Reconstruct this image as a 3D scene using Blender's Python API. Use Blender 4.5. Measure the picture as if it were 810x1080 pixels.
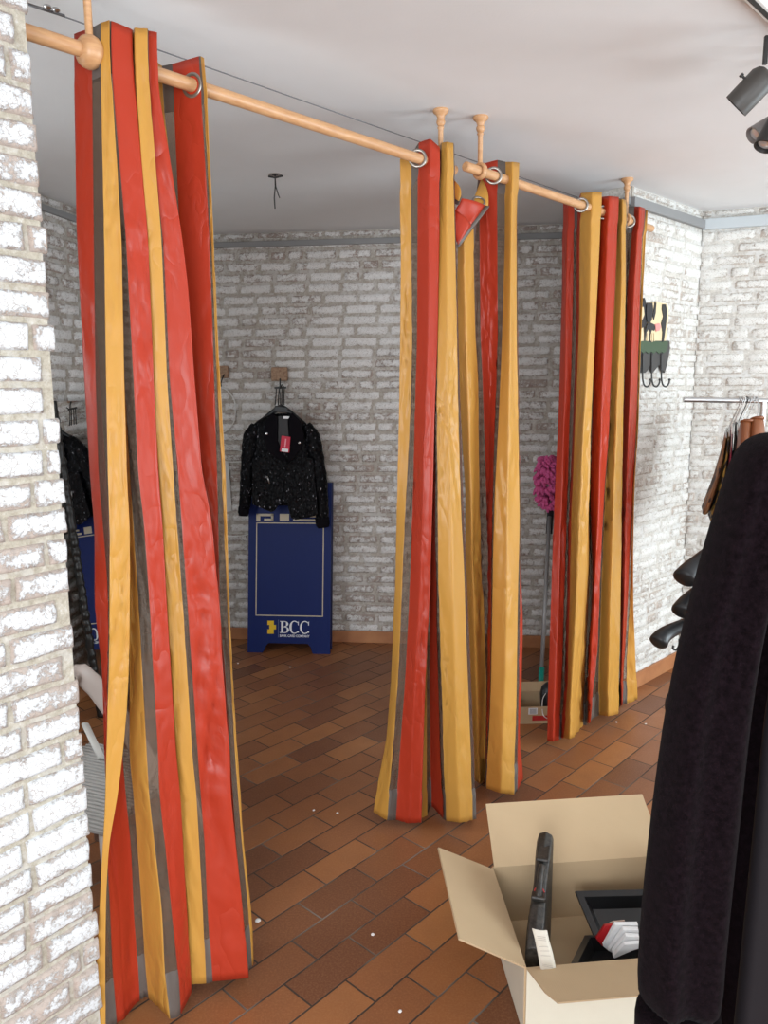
import bpy, bmesh, math, random
from mathutils import Vector, noise
from math import sin, cos, pi, radians, sqrt

for o in list(bpy.data.objects):
    bpy.data.objects.remove(o, do_unlink=True)
SC = bpy.context.scene
COL = SC.collection

# ------------------------------------------------------------------ camera
EYE = 1.65                       # eye height
FPX = 811.0                      # focal length in pixels of the 810x1080 frame
PITCH = radians(9.1766)
ROLL = radians(-0.421)
cam_d = bpy.data.cameras.new('camera')
cam_d.sensor_fit = 'HORIZONTAL'
cam_d.sensor_width = 36.0
cam_d.lens = 36.0 * FPX / 810.0
cam_d.clip_start = 0.05
cam = bpy.data.objects.new('camera', cam_d)
COL.objects.link(cam)
from mathutils import Matrix
cam.matrix_world = (Matrix.Translation((0, 0, EYE)) @ Matrix.Rotation(radians(90) - PITCH, 4, 'X')
                    @ Matrix.Rotation(ROLL, 4, 'Z'))
SC.camera = cam

# ------------------------------------------------------------------ light
SC.view_settings.view_transform = 'Standard'
SC.view_settings.look = 'None'
SC.view_settings.gamma = 1.0
SC.view_settings.use_curve_mapping = False
SC.view_settings.exposure = 0.24

wd = bpy.data.worlds.new('world')
SC.world = wd
wd.use_nodes = True
wd.node_tree.nodes['Background'].inputs[0].default_value = (0.86, 0.93, 1.0, 1)
wd.node_tree.nodes['Background'].inputs[1].default_value = 1.15

def area(name, loc, aim, sx, sy, power, col):
    l = bpy.data.lights.new(name, 'AREA')
    l.shape = 'RECTANGLE'; l.size = sx; l.size_y = sy; l.energy = power; l.color = col
    o = bpy.data.objects.new(name, l)
    o.location = loc
    d = Vector(aim) - Vector(loc)
    o.rotation_euler = d.to_track_quat('-Z', 'Y').to_euler()
    COL.objects.link(o)
    return o
# daylight through the shop window behind the viewer's right shoulder, and through the glazed door to the right
area('shop_window_daylight', (2.45, -1.15, 1.15), (-0.1, 3.0, 1.5), 1.7, 1.7, 56, (0.90, 0.96, 1.0))
area('door_daylight', (3.9, 1.9, 1.25), (1.3, 3.2, 1.2), 1.6, 2.0, 84, (0.80, 0.93, 1.0))
area('side_window_daylight', (-0.6, -1.7, 1.4), (0.0, 3.0, 1.3), 1.8, 1.8, 82, (0.92, 0.96, 1.0))

area('fitting_room_added_fill', (-1.98, 1.75, 1.45), (0.2, 4.6, 1.1), 0.9, 1.2, 26, (0.88, 0.95, 1.0))  # added fill light for the dark back room, from an unseen, invented window

# ------------------------------------------------------------------ helpers
CEIL = 2.592

def ray(x, y):
    """direction of sight towards a point of the 810x1080 frame, in room axes"""
    u = (x - 405) / FPX; v = (540 - y) / FPX
    c, s = cos(ROLL), sin(ROLL)
    u, v = c * u - s * v, s * u + c * v
    return Vector((u, cos(PITCH) + v * sin(PITCH), -sin(PITCH) + v * cos(PITCH)))

def at_z(x, y, z):
    d = ray(x, y); return d * ((z - EYE) / d.z) + Vector((0, 0, EYE))

def at_y(x, y, Y):
    d = ray(x, y); return d * (Y / d.y) + Vector((0, 0, EYE))

def at_plane(x, y, p, n):
    d = ray(x, y)
    t = (p[0] * n[0] + p[1] * n[1]) / (d.x * n[0] + d.y * n[1])
    return d * t + Vector((0, 0, EYE))

def tag(o, label=None, cat=None, group=None, kind=None):
    if label: o['label'] = label
    if cat: o['category'] = cat
    if group: o['group'] = group
    if kind: o['kind'] = kind
    return o

def thing(name, loc, label, cat, group=None):
    o = bpy.data.objects.new(name, None)
    o.empty_display_size = 0.05
    o.location = loc
    COL.objects.link(o)
    return tag(o, label, cat, group)

class MB:
    def __init__(s):
        s.v = []; s.f = []; s.m = []; s.attr = []
    def add(s, vs, fs, mi=0, at=None):
        b = len(s.v)
        s.v += [tuple(v) for v in vs]
        s.attr += (at if at is not None else [0.0] * len(vs))
        for f in fs:
            s.f.append([b + i for i in f]); s.m.append(mi)
        return s
    def box(s, c, size, ax=None, mi=0):
        c = Vector(c)
        ax = ax or (Vector((1, 0, 0)), Vector((0, 1, 0)), Vector((0, 0, 1)))
        vs = []
        for dz in (-.5, .5):
            for dx, dy in ((-.5, -.5), (.5, -.5), (.5, .5), (-.5, .5)):
                vs.append(c + ax[0] * dx * size[0] + ax[1] * dy * size[1] + ax[2] * dz * size[2])
        return s.add(vs, [(3, 2, 1, 0), (4, 5, 6, 7), (0, 1, 5, 4), (1, 2, 6, 5), (2, 3, 7, 6), (3, 0, 4, 7)], mi)
    def tube(s, path, rad, n=10, mi=0, flat=1.0, up=None, caps=True):
        path = [Vector(p) for p in path]
        if not hasattr(rad, '__len__'): rad = [rad] * len(path)
        vs = []; fs = []
        prev = None
        for i, p in enumerate(path):
            t = (path[min(i + 1, len(path) - 1)] - path[max(i - 1, 0)]).normalized()
            if up is not None:
                a = Vector(up) - t * t.dot(Vector(up)); a.normalize()
            elif prev is None:
                a = t.orthogonal().normalized()
            else:
                a = prev - t * t.dot(prev)
                a = a.normalized() if a.length > 1e-6 else t.orthogonal().normalized()
            prev = a
            b = t.cross(a)
            for k in range(n):
                an = 2 * pi * k / n
                vs.append(p + (a * cos(an) * flat + b * sin(an)) * rad[i])
        for i in range(len(path) - 1):
            for k in range(n):
                k2 = (k + 1) % n
                fs.append((i * n + k, i * n + k2, (i + 1) * n + k2, (i + 1) * n + k))
        if caps:
            fs.append(tuple(range(n - 1, -1, -1)))
            fs.append(tuple((len(path) - 1) * n + k for k in range(n)))
        return s.add(vs, fs, mi)
    def lathe(s, base, axis, prof, n=20, mi=0):
        """prof: list of (distance along the axis, radius)"""
        axis = Vector(axis).normalized(); a = axis.orthogonal().normalized(); b = axis.cross(a)
        base = Vector(base); vs = []; fs = []
        for h, r in prof:
            for k in range(n):
                an = 2 * pi * k / n
                vs.append(base + axis * h + (a * cos(an) + b * sin(an)) * max(r, 1e-4))
        for i in range(len(prof) - 1):
            for k in range(n):
                k2 = (k + 1) % n
                fs.append((i * n + k, i * n + k2, (i + 1) * n + k2, (i + 1) * n + k))
        fs.append(tuple(range(n - 1, -1, -1))); fs.append(tuple((len(prof) - 1) * n + k for k in range(n)))
        return s.add(vs, fs, mi)
    def prism(s, poly, off, mi=0):
        """poly: coplanar 3D outline, off: extrusion vector"""
        poly = [Vector(p) for p in poly]; off = Vector(off); n = len(poly)
        vs = poly + [p + off for p in poly]
        fs = [tuple(range(n - 1, -1, -1)), tuple(range(n, 2 * n))]
        fs += [(i, (i + 1) % n, n + (i + 1) % n, n + i) for i in range(n)]
        return s.add(vs, fs, mi)
    def torus(s, c, axis, R, r, n=24, m=10, mi=0, sy=1.0):
        axis = Vector(axis).normalized()
        b = Vector((0, 0, 1)); b = (b - axis * axis.dot(b)).normalized(); a = axis.cross(b)
        c = Vector(c); vs = []; fs = []
        for i in range(n):
            t = 2 * pi * i / n; d = a * cos(t) + b * sin(t)
            for j in range(m):
                u = 2 * pi * j / m
                vs.append(c + d * (R + r * cos(u)) + axis * r * sin(u) * sy)
        for i in range(n):
            for j in range(m):
                i2 = (i + 1) % n; j2 = (j + 1) % m
                fs.append((i * m + j, i2 * m + j, i2 * m + j2, i * m + j2))
        return s.add(vs, fs, mi)
    def grid(s, rows, mi=0, closed=False):
        nr = len(rows); nc = len(rows[0]); vs = [p for r in rows for p in r]; fs = []
        for i in range(nr - 1):
            for k in range(nc if closed else nc - 1):
                k2 = (k + 1) % nc
                fs.append((i * nc + k, i * nc + k2, (i + 1) * nc + k2, (i + 1) * nc + k))
        if closed:
            fs.append(tuple(range(nc - 1, -1, -1))); fs.append(tuple((nr - 1) * nc + k for k in range(nc)))
        return s.add(vs, fs, mi)
    def build(s, name, mats, parent=None, smooth=False, solid=0.0, sub=0, attr=False, bevel=0.0, label=None, recalc=True):
        me = bpy.data.meshes.new(name)
        off = Vector((0, 0, 0)); q = parent
        while q is not None:
            off += Vector(q.location); q = q.parent
        me.from_pydata([tuple(Vector(v) - off) for v in s.v], [], s.f)
        if not isinstance(mats, (list, tuple)): mats = [mats]
        for m in mats: me.materials.append(m)
        for p, mi in zip(me.polygons, s.m): p.material_index = mi
        if attr:
            a = me.attributes.new('edge', 'FLOAT', 'POINT')
            a.data.foreach_set('value', s.attr)
        me.update()
        if recalc:
            bm = bmesh.new(); bm.from_mesh(me)
            bmesh.ops.recalc_face_normals(bm, faces=bm.faces[:])
            bm.to_mesh(me); bm.free()
        if smooth:
            me.polygons.foreach_set('use_smooth', [True] * len(me.polygons))
            if smooth == 'auto':
                me.set_sharp_from_angle(angle=radians(38))
        o = bpy.data.objects.new(name, me); COL.objects.link(o)
        if parent is not None: o.parent = parent
        if solid:
            md = o.modifiers.new('solid', 'SOLIDIFY'); md.thickness = solid; md.offset = 0
        if bevel:
            md = o.modifiers.new('bevel', 'BEVEL'); md.width = bevel; md.segments = 2; md.limit_method = 'ANGLE'
        if sub:
            md = o.modifiers.new('sub', 'SUBSURF'); md.levels = sub; md.render_levels = sub
        if label: o['label'] = label
        return o

def curve(pts, n=6):
    P = [Vector(p_) for p_ in pts]; out = []
    for i in range(len(P) - 1):
        a = P[max(i - 1, 0)]; b = P[i]; c = P[i + 1]; d = P[min(i + 2, len(P) - 1)]
        for j in range(n):
            u = j / n
            out.append(.5 * ((2 * b) + (c - a) * u + (2 * a - 5 * b + 4 * c - d) * u * u + (3 * b - a - 3 * c + d) * u ** 3))
    out.append(P[-1]); return out

# ------------------------------------------------------------------ materials
def mat(name, col=(.8, .8, .8), rough=.6, metal=0.0, spec=.5, **kw):
    m = bpy.data.materials.new(name); m.use_nodes = True
    b = m.node_tree.nodes['Principled BSDF']
    b.inputs['Base Color'].default_value = (*col, 1)
    b.inputs['Roughness'].default_value = rough
    b.inputs['Metallic'].default_value = metal
    b.inputs['Specular IOR Level'].default_value = spec
    for k, v in kw.items(): b.inputs[k].default_value = v
    return m

def nd(m, t, **kw):
    n = m.node_tree.nodes.new(t)
    for k, v in kw.items():
        if k in n.inputs.keys(): n.inputs[k].default_value = v
        else: setattr(n, k, v)
    return n

def lk(m, a, b): m.node_tree.links.new(a, b)

def mixc(m, fac, a, b, mode='MIX'):
    n = m.node_tree.nodes.new('ShaderNodeMix'); n.data_type = 'RGBA'; n.blend_type = mode
    for i, v in ((0, fac), (6, a), (7, b)):
        if hasattr(v, 'links') or hasattr(v, 'is_linked'): lk(m, v, n.inputs[i])
        else: n.inputs[i].default_value = v if i == 0 else (*v, 1)
    return n.outputs[2]

def ramp(m, fac, stops):
    n = m.node_tree.nodes.new('ShaderNodeValToRGB')
    el = n.color_ramp.elements
    el[0].position = stops[0][0]; el[0].color = (*stops[0][1], 1)
    el[1].position = stops[-1][0]; el[1].color = (*stops[-1][1], 1)
    for p, c in stops[1:-1]:
        e = el.new(p); e.color = (*c, 1)
    lk(m, fac, n.inputs[0])
    return n.outputs[0]

def mathn(m, op, a, b=0.0, clamp=False):
    n = m.node_tree.nodes.new('ShaderNodeMath'); n.operation = op; n.use_clamp = clamp
    for i, v in ((0, a), (1, b)):
        if hasattr(v, 'is_linked'): lk(m, v, n.inputs[i])
        else: n.inputs[i].default_value = v
    return n.outputs[0]

def bump(m, h, strength=.3, dist=.005):
    n = nd(m, 'ShaderNodeBump'); n.inputs['Strength'].default_value = strength
    n.inputs['Distance'].default_value = dist
    lk(m, h, n.inputs['Height'])
    lk(m, n.outputs[0], m.node_tree.nodes['Principled BSDF'].inputs['Normal'])

def gcoord(m, scale=(1, 1, 1), loc=(0, 0, 0), rot=(0, 0, 0)):
    g = nd(m, 'ShaderNodeNewGeometry'); mp = nd(m, 'ShaderNodeMapping')
    lk(m, g.outputs['Position'], mp.inputs[0])
    mp.inputs['Scale'].default_value = scale; mp.inputs['Location'].default_value = loc; mp.inputs['Rotation'].default_value = rot
    return mp.outputs[0]

def noise_n(m, vec, scale, detail=4, rough=.6, dist=0.0):
    n = nd(m, 'ShaderNodeTexNoise'); n.inputs['Scale'].default_value = scale
    n.inputs['Detail'].default_value = detail; n.inputs['Roughness'].default_value = rough
    n.inputs['Distortion'].default_value = dist
    lk(m, vec, n.inputs['Vector'])
    return n.outputs['Fac']

def brick_face_mat(name, wear=0.0, white=(.80, .79, .76), under=(.27, .19, .155)):
    """whitewashed brick, the paint worn through in patches and along the brick edges"""
    m = mat(name, rough=.85, spec=.2)
    p = m.node_tree.nodes['Principled BSDF']
    g = gcoord(m)
    big = noise_n(m, g, 2.3, 3, .5)
    mid = noise_n(m, g, 22, 5, .72, .4)
    fine = noise_n(m, g, 95, 4, .75, .6)
    at = nd(m, 'ShaderNodeAttribute'); at.attribute_name = 'edge'
    e = mathn(m, 'MULTIPLY', at.outputs['Fac'], .12)
    s = mathn(m, 'ADD', mathn(m, 'MULTIPLY', mid, .50), mathn(m, 'MULTIPLY', fine, .36))
    s = mathn(m, 'ADD', s, mathn(m, 'MULTIPLY', big, .34))
    s = mathn(m, 'ADD', s, e)
    s = mathn(m, 'ADD', s, wear)
    chip = ramp(m, s, [(.60, (0, 0, 0)), (.665, (1, 1, 1))])
    tone = ramp(m, noise_n(m, g, 40, 3), [(.3, under), (.55, (under[0] * 1.5, under[1] * 1.5, under[2] * 1.5)), (.72, (.42, .33, .27))])
    wh = mixc(m, noise_n(m, g, 9, 4), white, (white[0] * .86, white[1] * .85, white[2] * .83))
    sep = nd(m, 'ShaderNodeRGBToBW'); lk(m, chip, sep.inputs[0])
    f = mathn(m, 'MULTIPLY', sep.outputs[0], .85)
    lk(m, mixc(m, f, wh, tone), p.inputs['Base Color'])
    vo = nd(m, 'ShaderNodeTexVoronoi'); vo.feature = 'DISTANCE_TO_EDGE'; vo.inputs['Scale'].default_value = 75
    lk(m, gcoord(m, (1, 1, 1.7)), vo.inputs[0])
    wb = mathn(m, 'ADD', vo.outputs['Distance'], mathn(m, 'MULTIPLY', noise_n(m, g, 60, 3), .22))
    crack = ramp(m, wb, [(.115, (1, 1, 1)), (.150, (0, 0, 0))])
    cb = nd(m, 'ShaderNodeRGBToBW'); lk(m, crack, cb.inputs[0])
    base = mixc(m, f, wh, tone)
    lk(m, mixc(m, mathn(m, 'MULTIPLY', cb.outputs[0], .65), base, under), p.inputs['Base Color'])
    h = mathn(m, 'SUBTRACT', mathn(m, 'MULTIPLY', fine, .6), sep.outputs[0])
    bump(m, h, .7, .004)
    return m

M_BRICK = brick_face_mat('whitewashed brick', -.055, under=(.34, .28, .235))
M_BRICK_DIM = brick_face_mat('worn whitewashed brick', -.045, white=(.82, .81, .80), under=(.23, .17, .14))
M_BRICK_NEAR = brick_face_mat('bright whitewashed brick', -.06, white=(.70, .72, .74), under=(.30, .24, .20))
def mortar_mat(name, c1, c2, paint=.5, white=(.66, .65, .63)):
    m = mat(name, rough=.95, spec=.1)
    g = gcoord(m)
    n1 = noise_n(m, g, 60, 5, .75)
    base = ramp(m, n1, [(.3, c1), (.6, c2), (.75, (min(1, c2[0] * 1.35),) * 3)])
    pt = nd(m, 'ShaderNodeRGBToBW'); lk(m, ramp(m, noise_n(m, g, 16, 5, .75, .3), [(.50, (0, 0, 0)), (.56, (1, 1, 1))]), pt.inputs[0])
    lk(m, mixc(m, mathn(m, 'MULTIPLY', pt.outputs[0], paint), base, white), m.node_tree.nodes['Principled BSDF'].inputs['Base Color'])
    bump(m, noise_n(m, g, 140, 4, .7), .8, .004)
    return m
M_MORTAR = mortar_mat('mortar', (.30, .26, .22), (.50, .46, .41))
M_MORTAR_PALE = mortar_mat('pale mortar', (.44, .41, .37), (.66, .63, .58), .6, (.72, .72, .71))
M_MORTAR_NEAR = mortar_mat('sandy mortar', (.32, .28, .22), (.50, .46, .38), .3)

M_CEIL = mat('ceiling paint', (.78, .78, .78), .8, spec=.2)
g = gcoord(M_CEIL)
lk(M_CEIL, mixc(M_CEIL, ramp(M_CEIL, noise_n(M_CEIL, g, 1.6, 3), [(.35, (0, 0, 0)), (.7, (1, 1, 1))]), (.80, .80, .80), (.755, .75, .745)),
   M_CEIL.node_tree.nodes['Principled BSDF'].inputs['Base Color'])
bump(M_CEIL, noise_n(M_CEIL, g, 120, 3), .12, .002)

def floor_mat():
    m = mat('terracotta tile', rough=.42, spec=.45)
    p = m.node_tree.nodes['Principled BSDF']
    ang = radians(47.2)
    geo = nd(m, 'ShaderNodeNewGeometry')
    v = nd(m, 'ShaderNodeVectorMath', operation='SUBTRACT'); lk(m, geo.outputs['Position'], v.inputs[0]); v.inputs[1].default_value = (-.29, 1.919, 0)
    mp = nd(m, 'ShaderNodeMapping'); lk(m, v.outputs[0], mp.inputs[0]); mp.inputs['Rotation'].default_value = (0, 0, -ang)
    br = nd(m, 'ShaderNodeTexBrick'); lk(m, mp.outputs[0], br.inputs['Vector'])
    br.inputs['Scale'].default_value = 1.0
    br.inputs['Brick Width'].default_value = .2535; br.inputs['Row Height'].default_value = .1165
    br.inputs['Mortar Size'].default_value = .0032; br.inputs['Mortar Smooth'].default_value = .3; br.inputs['Bias'].default_value = -.1
    br.offset = .5
    br.inputs['Color1'].default_value = (.0, .0, .0, 1); br.inputs['Color2'].default_value = (1, 1, 1, 1); br.inputs['Mortar'].default_value = (.5, .5, .5, 1)
    tone = ramp(m, br.outputs['Color'], [(0.0, (.165, .058, .024)), (.25, (.27, .098, .036)), (.6, (.335, .125, .043)), (.85, (.41, .162, .053)), (1, (.50, .225, .075))])
    g = gcoord(m)
    n1 = noise_n(m, g, 9, 4, .6); n2 = noise_n(m, g, 160, 3, .7)
    tone = mixc(m, mathn(m, 'MULTIPLY', n1, .55), tone, (.15, .06, .03))
    tone = mixc(m, ramp(m, n2, [(.45, (0, 0, 0)), (.8, (.35, .35, .35))]), tone, (.50, .27, .13))
    grout = mixc(m, ramp(m, noise_n(m, g, 3.1, 3), [(.5, (0, 0, 0)), (.72, (1, 1, 1))]), (.050, .036, .028), (.22, .19, .16))
    lk(m, mixc(m, br.outputs['Fac'], tone, grout), p.inputs['Base Color'])
    r = mathn(m, 'ADD', mathn(m, 'MULTIPLY', n1, .22), .30)
    lk(m, mathn(m, 'ADD', r, mathn(m, 'MULTIPLY', br.outputs['Fac'], .3)), p.inputs['Roughness'])
    h = mathn(m, 'SUBTRACT', mathn(m, 'MULTIPLY', n2, .12), br.outputs['Fac'])
    bump(m, h, .55, .0025)
    return m
M_FLOOR = floor_mat()
M_SKIRT = mat('terracotta skirting', (.42, .17, .07), .5)
lk(M_SKIRT, ramp(M_SKIRT, noise_n(M_SKIRT, gcoord(M_SKIRT), 6, 3), [(.3, (.34, .13, .055)), (.7, (.50, .23, .10))]), M_SKIRT.node_tree.nodes['Principled BSDF'].inputs['Base Color'])
M_TRIMG = mat('grey painted batten', (.25, .25, .25), .6)
M_TRIMW = mat('pale painted batten', (.50, .54, .56), .6)
M_PLASTER = mat('plaster', (.78, .77, .75), .85)

def satin(name, col, rough=.34, trans=.28):
    m = mat(name, col, rough, spec=.42)
    p = m.node_tree.nodes['Principled BSDF']
    p.inputs['Sheen Weight'].default_value = .0
    p.inputs['Sheen Roughness'].default_value = .4
    g = gcoord(m, (1, 1, .25))
    n = noise_n(m, g, 60, 3)
    lk(m, mixc(m, mathn(m, 'MULTIPLY', n, .3), col, tuple(c * .82 for c in col)), p.inputs['Base Color'])
    g2 = gcoord(m, (1, 1, .55), rot=(.5, .3, 0))
    w = noise_n(m, g2, 13, 2, .45, .25)
    g3 = gcoord(m)
    rg = mathn(m, 'POWER', mathn(m, 'MULTIPLY', mathn(m, 'ABSOLUTE', mathn(m, 'SUBTRACT', w, .5)), 4.0, True), .7)
    gt = ramp(m, noise_n(m, g3, 3.5, 2), [(.42, (.12, .12, .12)), (.62, (1, 1, 1))]); gb = nd(m, 'ShaderNodeRGBToBW'); lk(m, gt, gb.inputs[0])
    h = mathn(m, 'ADD', mathn(m, 'MULTIPLY', rg, gb.outputs[0]), mathn(m, 'MULTIPLY', noise_n(m, g3, 420, 2), .03))
    bump(m, h, .36, .012)
    out = m.node_tree.nodes['Material Output']
    tr = nd(m, 'ShaderNodeBsdfTranslucent'); tr.inputs[0].default_value = (*col, 1)
    mx = nd(m, 'ShaderNodeMixShader'); mx.inputs[0].default_value = trans
    lk(m, p.outputs[0], mx.inputs[1]); lk(m, tr.outputs[0], mx.inputs[2]); lk(m, mx.outputs[0], out.inputs[0])
    return m
M_RED = satin('red satin', (.55, .052, .022))
M_YEL = satin('golden satin', (.70, .37, .075))
M_GREY = mat('grey brown ribbon', (.115, .095, .083), .5)
bump(M_GREY, noise_n(M_GREY, gcoord(M_GREY), 300, 2), .3, .001)
def sheer_mat():
    m = mat('sheer grey organza', (.19, .145, .11), .5)
    out = m.node_tree.nodes['Material Output']; p = m.node_tree.nodes['Principled BSDF']
    tr = nd(m, 'ShaderNodeBsdfTransparent'); tr.inputs[0].default_value = (.78, .70, .64, 1)
    mx = nd(m, 'ShaderNodeMixShader'); mx.inputs[0].default_value = .68
    lk(m, p.outputs[0], mx.inputs[1]); lk(m, tr.outputs[0], mx.inputs[2]); lk(m, mx.outputs[0], out.inputs[0])
    return m
M_SHEER = sheer_mat()
def wood_mat():
    m = mat('varnished beech', (.62, .36, .19), .38, spec=.5)
    g = gcoord(m, (8, 8, 30))
    lk(m, ramp(m, noise_n(m, gcoord(m, (1, 1, 6), rot=(0, 0, radians(47))), 22, 3), [(.3, (.50, .26, .12)), (.7, (.62, .36, .18))]), m.node_tree.nodes['Principled BSDF'].inputs['Base Color'])
    return m
M_WOOD = wood_mat()
M_RING = mat('dull metal eyelet', (.36, .33, .30), .32, metal=.85)
M_STEEL = mat('steel', (.55, .55, .55), .3, metal=1)
M_CABLE = mat('dark steel cable', (.20, .20, .21), .45, metal=.6)
M_BLACKM = mat('black painted metal', (.022, .021, .020), .42)
M_BLACKP = mat('black plastic', (.014, .015, .017), .38)
M_WHITEP = mat('white plastic', (.80, .80, .78), .45)
M_NAVY = mat('navy painted board', (.002, .014, .115), .5, spec=.25)
M_CREAM = mat('cream line', (.62, .54, .40), .5)
M_YELLOWINK = mat('yellow print', (.85, .55, .01), .45)
M_WHITEINK = mat('white print', (.88, .90, .92), .5)
def card_mat(name, c):
    m = mat(name, c, .75, spec=.2)
    g = gcoord(m)
    lk(m, mixc(m, mathn(m, 'MULTIPLY', noise_n(m, g, 7, 4), .5), c, tuple(k * .78 for k in c)), m.node_tree.nodes['Principled BSDF'].inputs['Base Color'])
    w = nd(m, 'ShaderNodeTexWave'); w.inputs['Scale'].default_value = 60; lk(m, g, w.inputs[0])
    bump(m, w.outputs['Fac'], .08, .001)
    return m
M_CARD = card_mat('brown cardboard', (.56, .41, .25))
M_CARDW = card_mat('pale cardboard', (.74, .69, .56))
M_COAT = mat('dark wool', (.0075, .0052, .0068), 1.0, spec=.04)
M_COAT.node_tree.nodes['Principled BSDF'].inputs['Sheen Weight'].default_value = .02
_g = gcoord(M_COAT)
lk(M_COAT, ramp(M_COAT, noise_n(M_COAT, _g, 120, 4, .7), [(.35, (.003, .0016, .0022)), (.75, (.010, .0055, .0078))]), M_COAT.node_tree.nodes['Principled BSDF'].inputs['Base Color'])
bump(M_COAT, noise_n(M_COAT, _g, 500, 3), .6, .002)
M_LINING = mat('shiny black lining', (.02, .018, .022), .35)

# ------------------------------------------------------------------ setting
UP = Vector((0, 0, 1))
def wall(name, p0, p1, nrm, z0=0.0, z1=CEIL, thick=.14, course=.0655, blen=.215, mats=None, seed=1, nx=5, nz=3, relief=.009,
         jag=.0, end0=0.0, end1=0.0, back=True):
    """a brick wall: mortar slab with every brick raised on its face; p0->p1 in plan, nrm points into the room"""
    mats = mats or (M_BRICK, M_MORTAR)
    rnd = random.Random(seed)
    p0 = Vector((*p0, 0)); p1 = Vector((*p1, 0)); nrm = Vector((*nrm, 0)).normalized()
    L = (p1 - p0).length; t = (p1 - p0) / L
    mb = MB()
    c = (p0 + p1) / 2 - nrm * (thick / 2 + relief) + UP * (z0 + z1) / 2
    mb.box(c, (L, thick, z1 - z0), (t, nrm, UP), 1)
    row = 0; z = z0 + .004
    while z < z1 - .01:
        hz = min(course - .0105, z1 - z - .002)
        if hz < .012: break
        x = -(blen * .5 if row % 2 else 0) + rnd.uniform(-.02, .02) - blen * .2
        while x < L:
            ln = blen * rnd.choice((1, 1, 1, 1, .97, .5)) - .011
            a = max(x, -end0); b = min(x + ln, L + end1)
            if b - a > .03:
                rel = relief * rnd.uniform(.75, 1.15)
                ja = rnd.uniform(-jag, jag) if a <= -end0 + 1e-6 else 0
                jb = rnd.uniform(-jag, jag) if b >= L + end1 - 1e-6 else 0
                wob = rnd.uniform(0, 99); worn = rnd.random() ** 3 * .9
                vs = []; at = []
                for j in range(nz + 1):
                    for i in range(nx + 1):
                        u = i / nx; w = j / nz
                        # concentrate rows near the rim
                        uu = .5 - .5 * cos(pi * u); ww = .5 - .5 * cos(pi * w)
                        du = min(uu, 1 - uu) * (b - a); dw = min(ww, 1 - ww) * hz
                        e = min(du, dw)
                        hgt = rel * min(1, (e / .006) ** .6) if e > 1e-6 else -.004
                        px = (a + ja) + uu * (b + jb - a - ja)
                        pz = z + ww * hz
                        k = noise.noise(Vector((px * 14 + wob, pz * 20, 3.1)))
                        k2 = noise.noise(Vector((px * 31, pz * 37 + wob, 7.7)))
                        px += .0035 * k2; pz += .004 * k
                        hgt += .0016 * k if hgt > 0 else 0
                        vs.append(p0 + t * px + nrm * (hgt - relief) + UP * pz)
                        at.append((1.0 if e < .004 else .35 if e < .012 else 0.0) + worn * .6)
                fs = []
                for j in range(nz):
                    for i in range(nx):
                        q = j * (nx + 1) + i
                        fs.append((q, q + 1, q + nx + 2, q + nx + 1))
                mb.add(vs, fs, 0, at)
            x += ln + .011
        z += course; row += 1
    o = mb.build(name, list(mats), smooth=False, attr=True, recalc=False)
    # orient brick faces outwards
    bm = bmesh.new(); bm.from_mesh(o.data)
    bm.normal_update()
    for f in bm.faces:
        if f.material_index == 0 and f.normal.dot(nrm) < 0: f.normal_flip()
        if f.material_index == 0: f.smooth = True
    bm.to_mesh(o.data); bm.free()
    return tag(o, kind='structure')

# floor and ceiling
mb = MB(); mb.box((.8, 1.6, -.05), (7.4, 7.8, .1)); tag(mb.build('floor', M_FLOOR), kind='structure')
mb = MB(); mb.box((.8, 1.6, CEIL + .06), (7.4, 7.8, .12)); tag(mb.build('ceiling', M_CEIL), kind='structure')

BK0 = (-1.447, 4.998); BK1 = (1.75, 4.641)
BKN = Vector((BK1[1] - BK0[1], -(BK1[0] - BK0[0]))).normalized()
BKN = Vector((BKN.x, BKN.y)) if BKN.y < 0 else -BKN
BKD = (Vector(BK1) - Vector(BK0)).normalized()
wall('wall_back', tuple(Vector(BK0) - BKD * .14), BK1, BKN, mats=(M_BRICK_DIM, M_MORTAR), seed=3)
LFD = Vector((-.189, -.982)); LF1 = Vector(BK0) + LFD * 4.9
wall('wall_left', tuple(LF1), tuple(Vector(BK0) - LFD * .12), (.982, -.189), mats=(M_BRICK_DIM, M_MORTAR), seed=5)
# wall stub the curtain rod runs past, seen edge-on from the shop side
PA = Vector((1.19, 3.86)); PD = Vector((.719, .695)); PNf = Vector((.695, -.719)); PNe = Vector((-.719, -.695))
PB = Vector((1.76, 4.41)) + PD * .25
PTH = .30
wall('wall_partition', tuple(PA), tuple(PB), tuple(PNf), thick=PTH - .02, seed=7, mats=(M_BRICK, M_MORTAR_PALE))
wall('wall_partition_end', tuple(PA - PNf * PTH), tuple(PA), tuple(PNe), thick=.02, seed=8)
wall('wall_right', (1.76, 4.41), (4.45, 3.43), (-.342, -.94), seed=9, mats=(M_BRICK, M_MORTAR_PALE))
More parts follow.
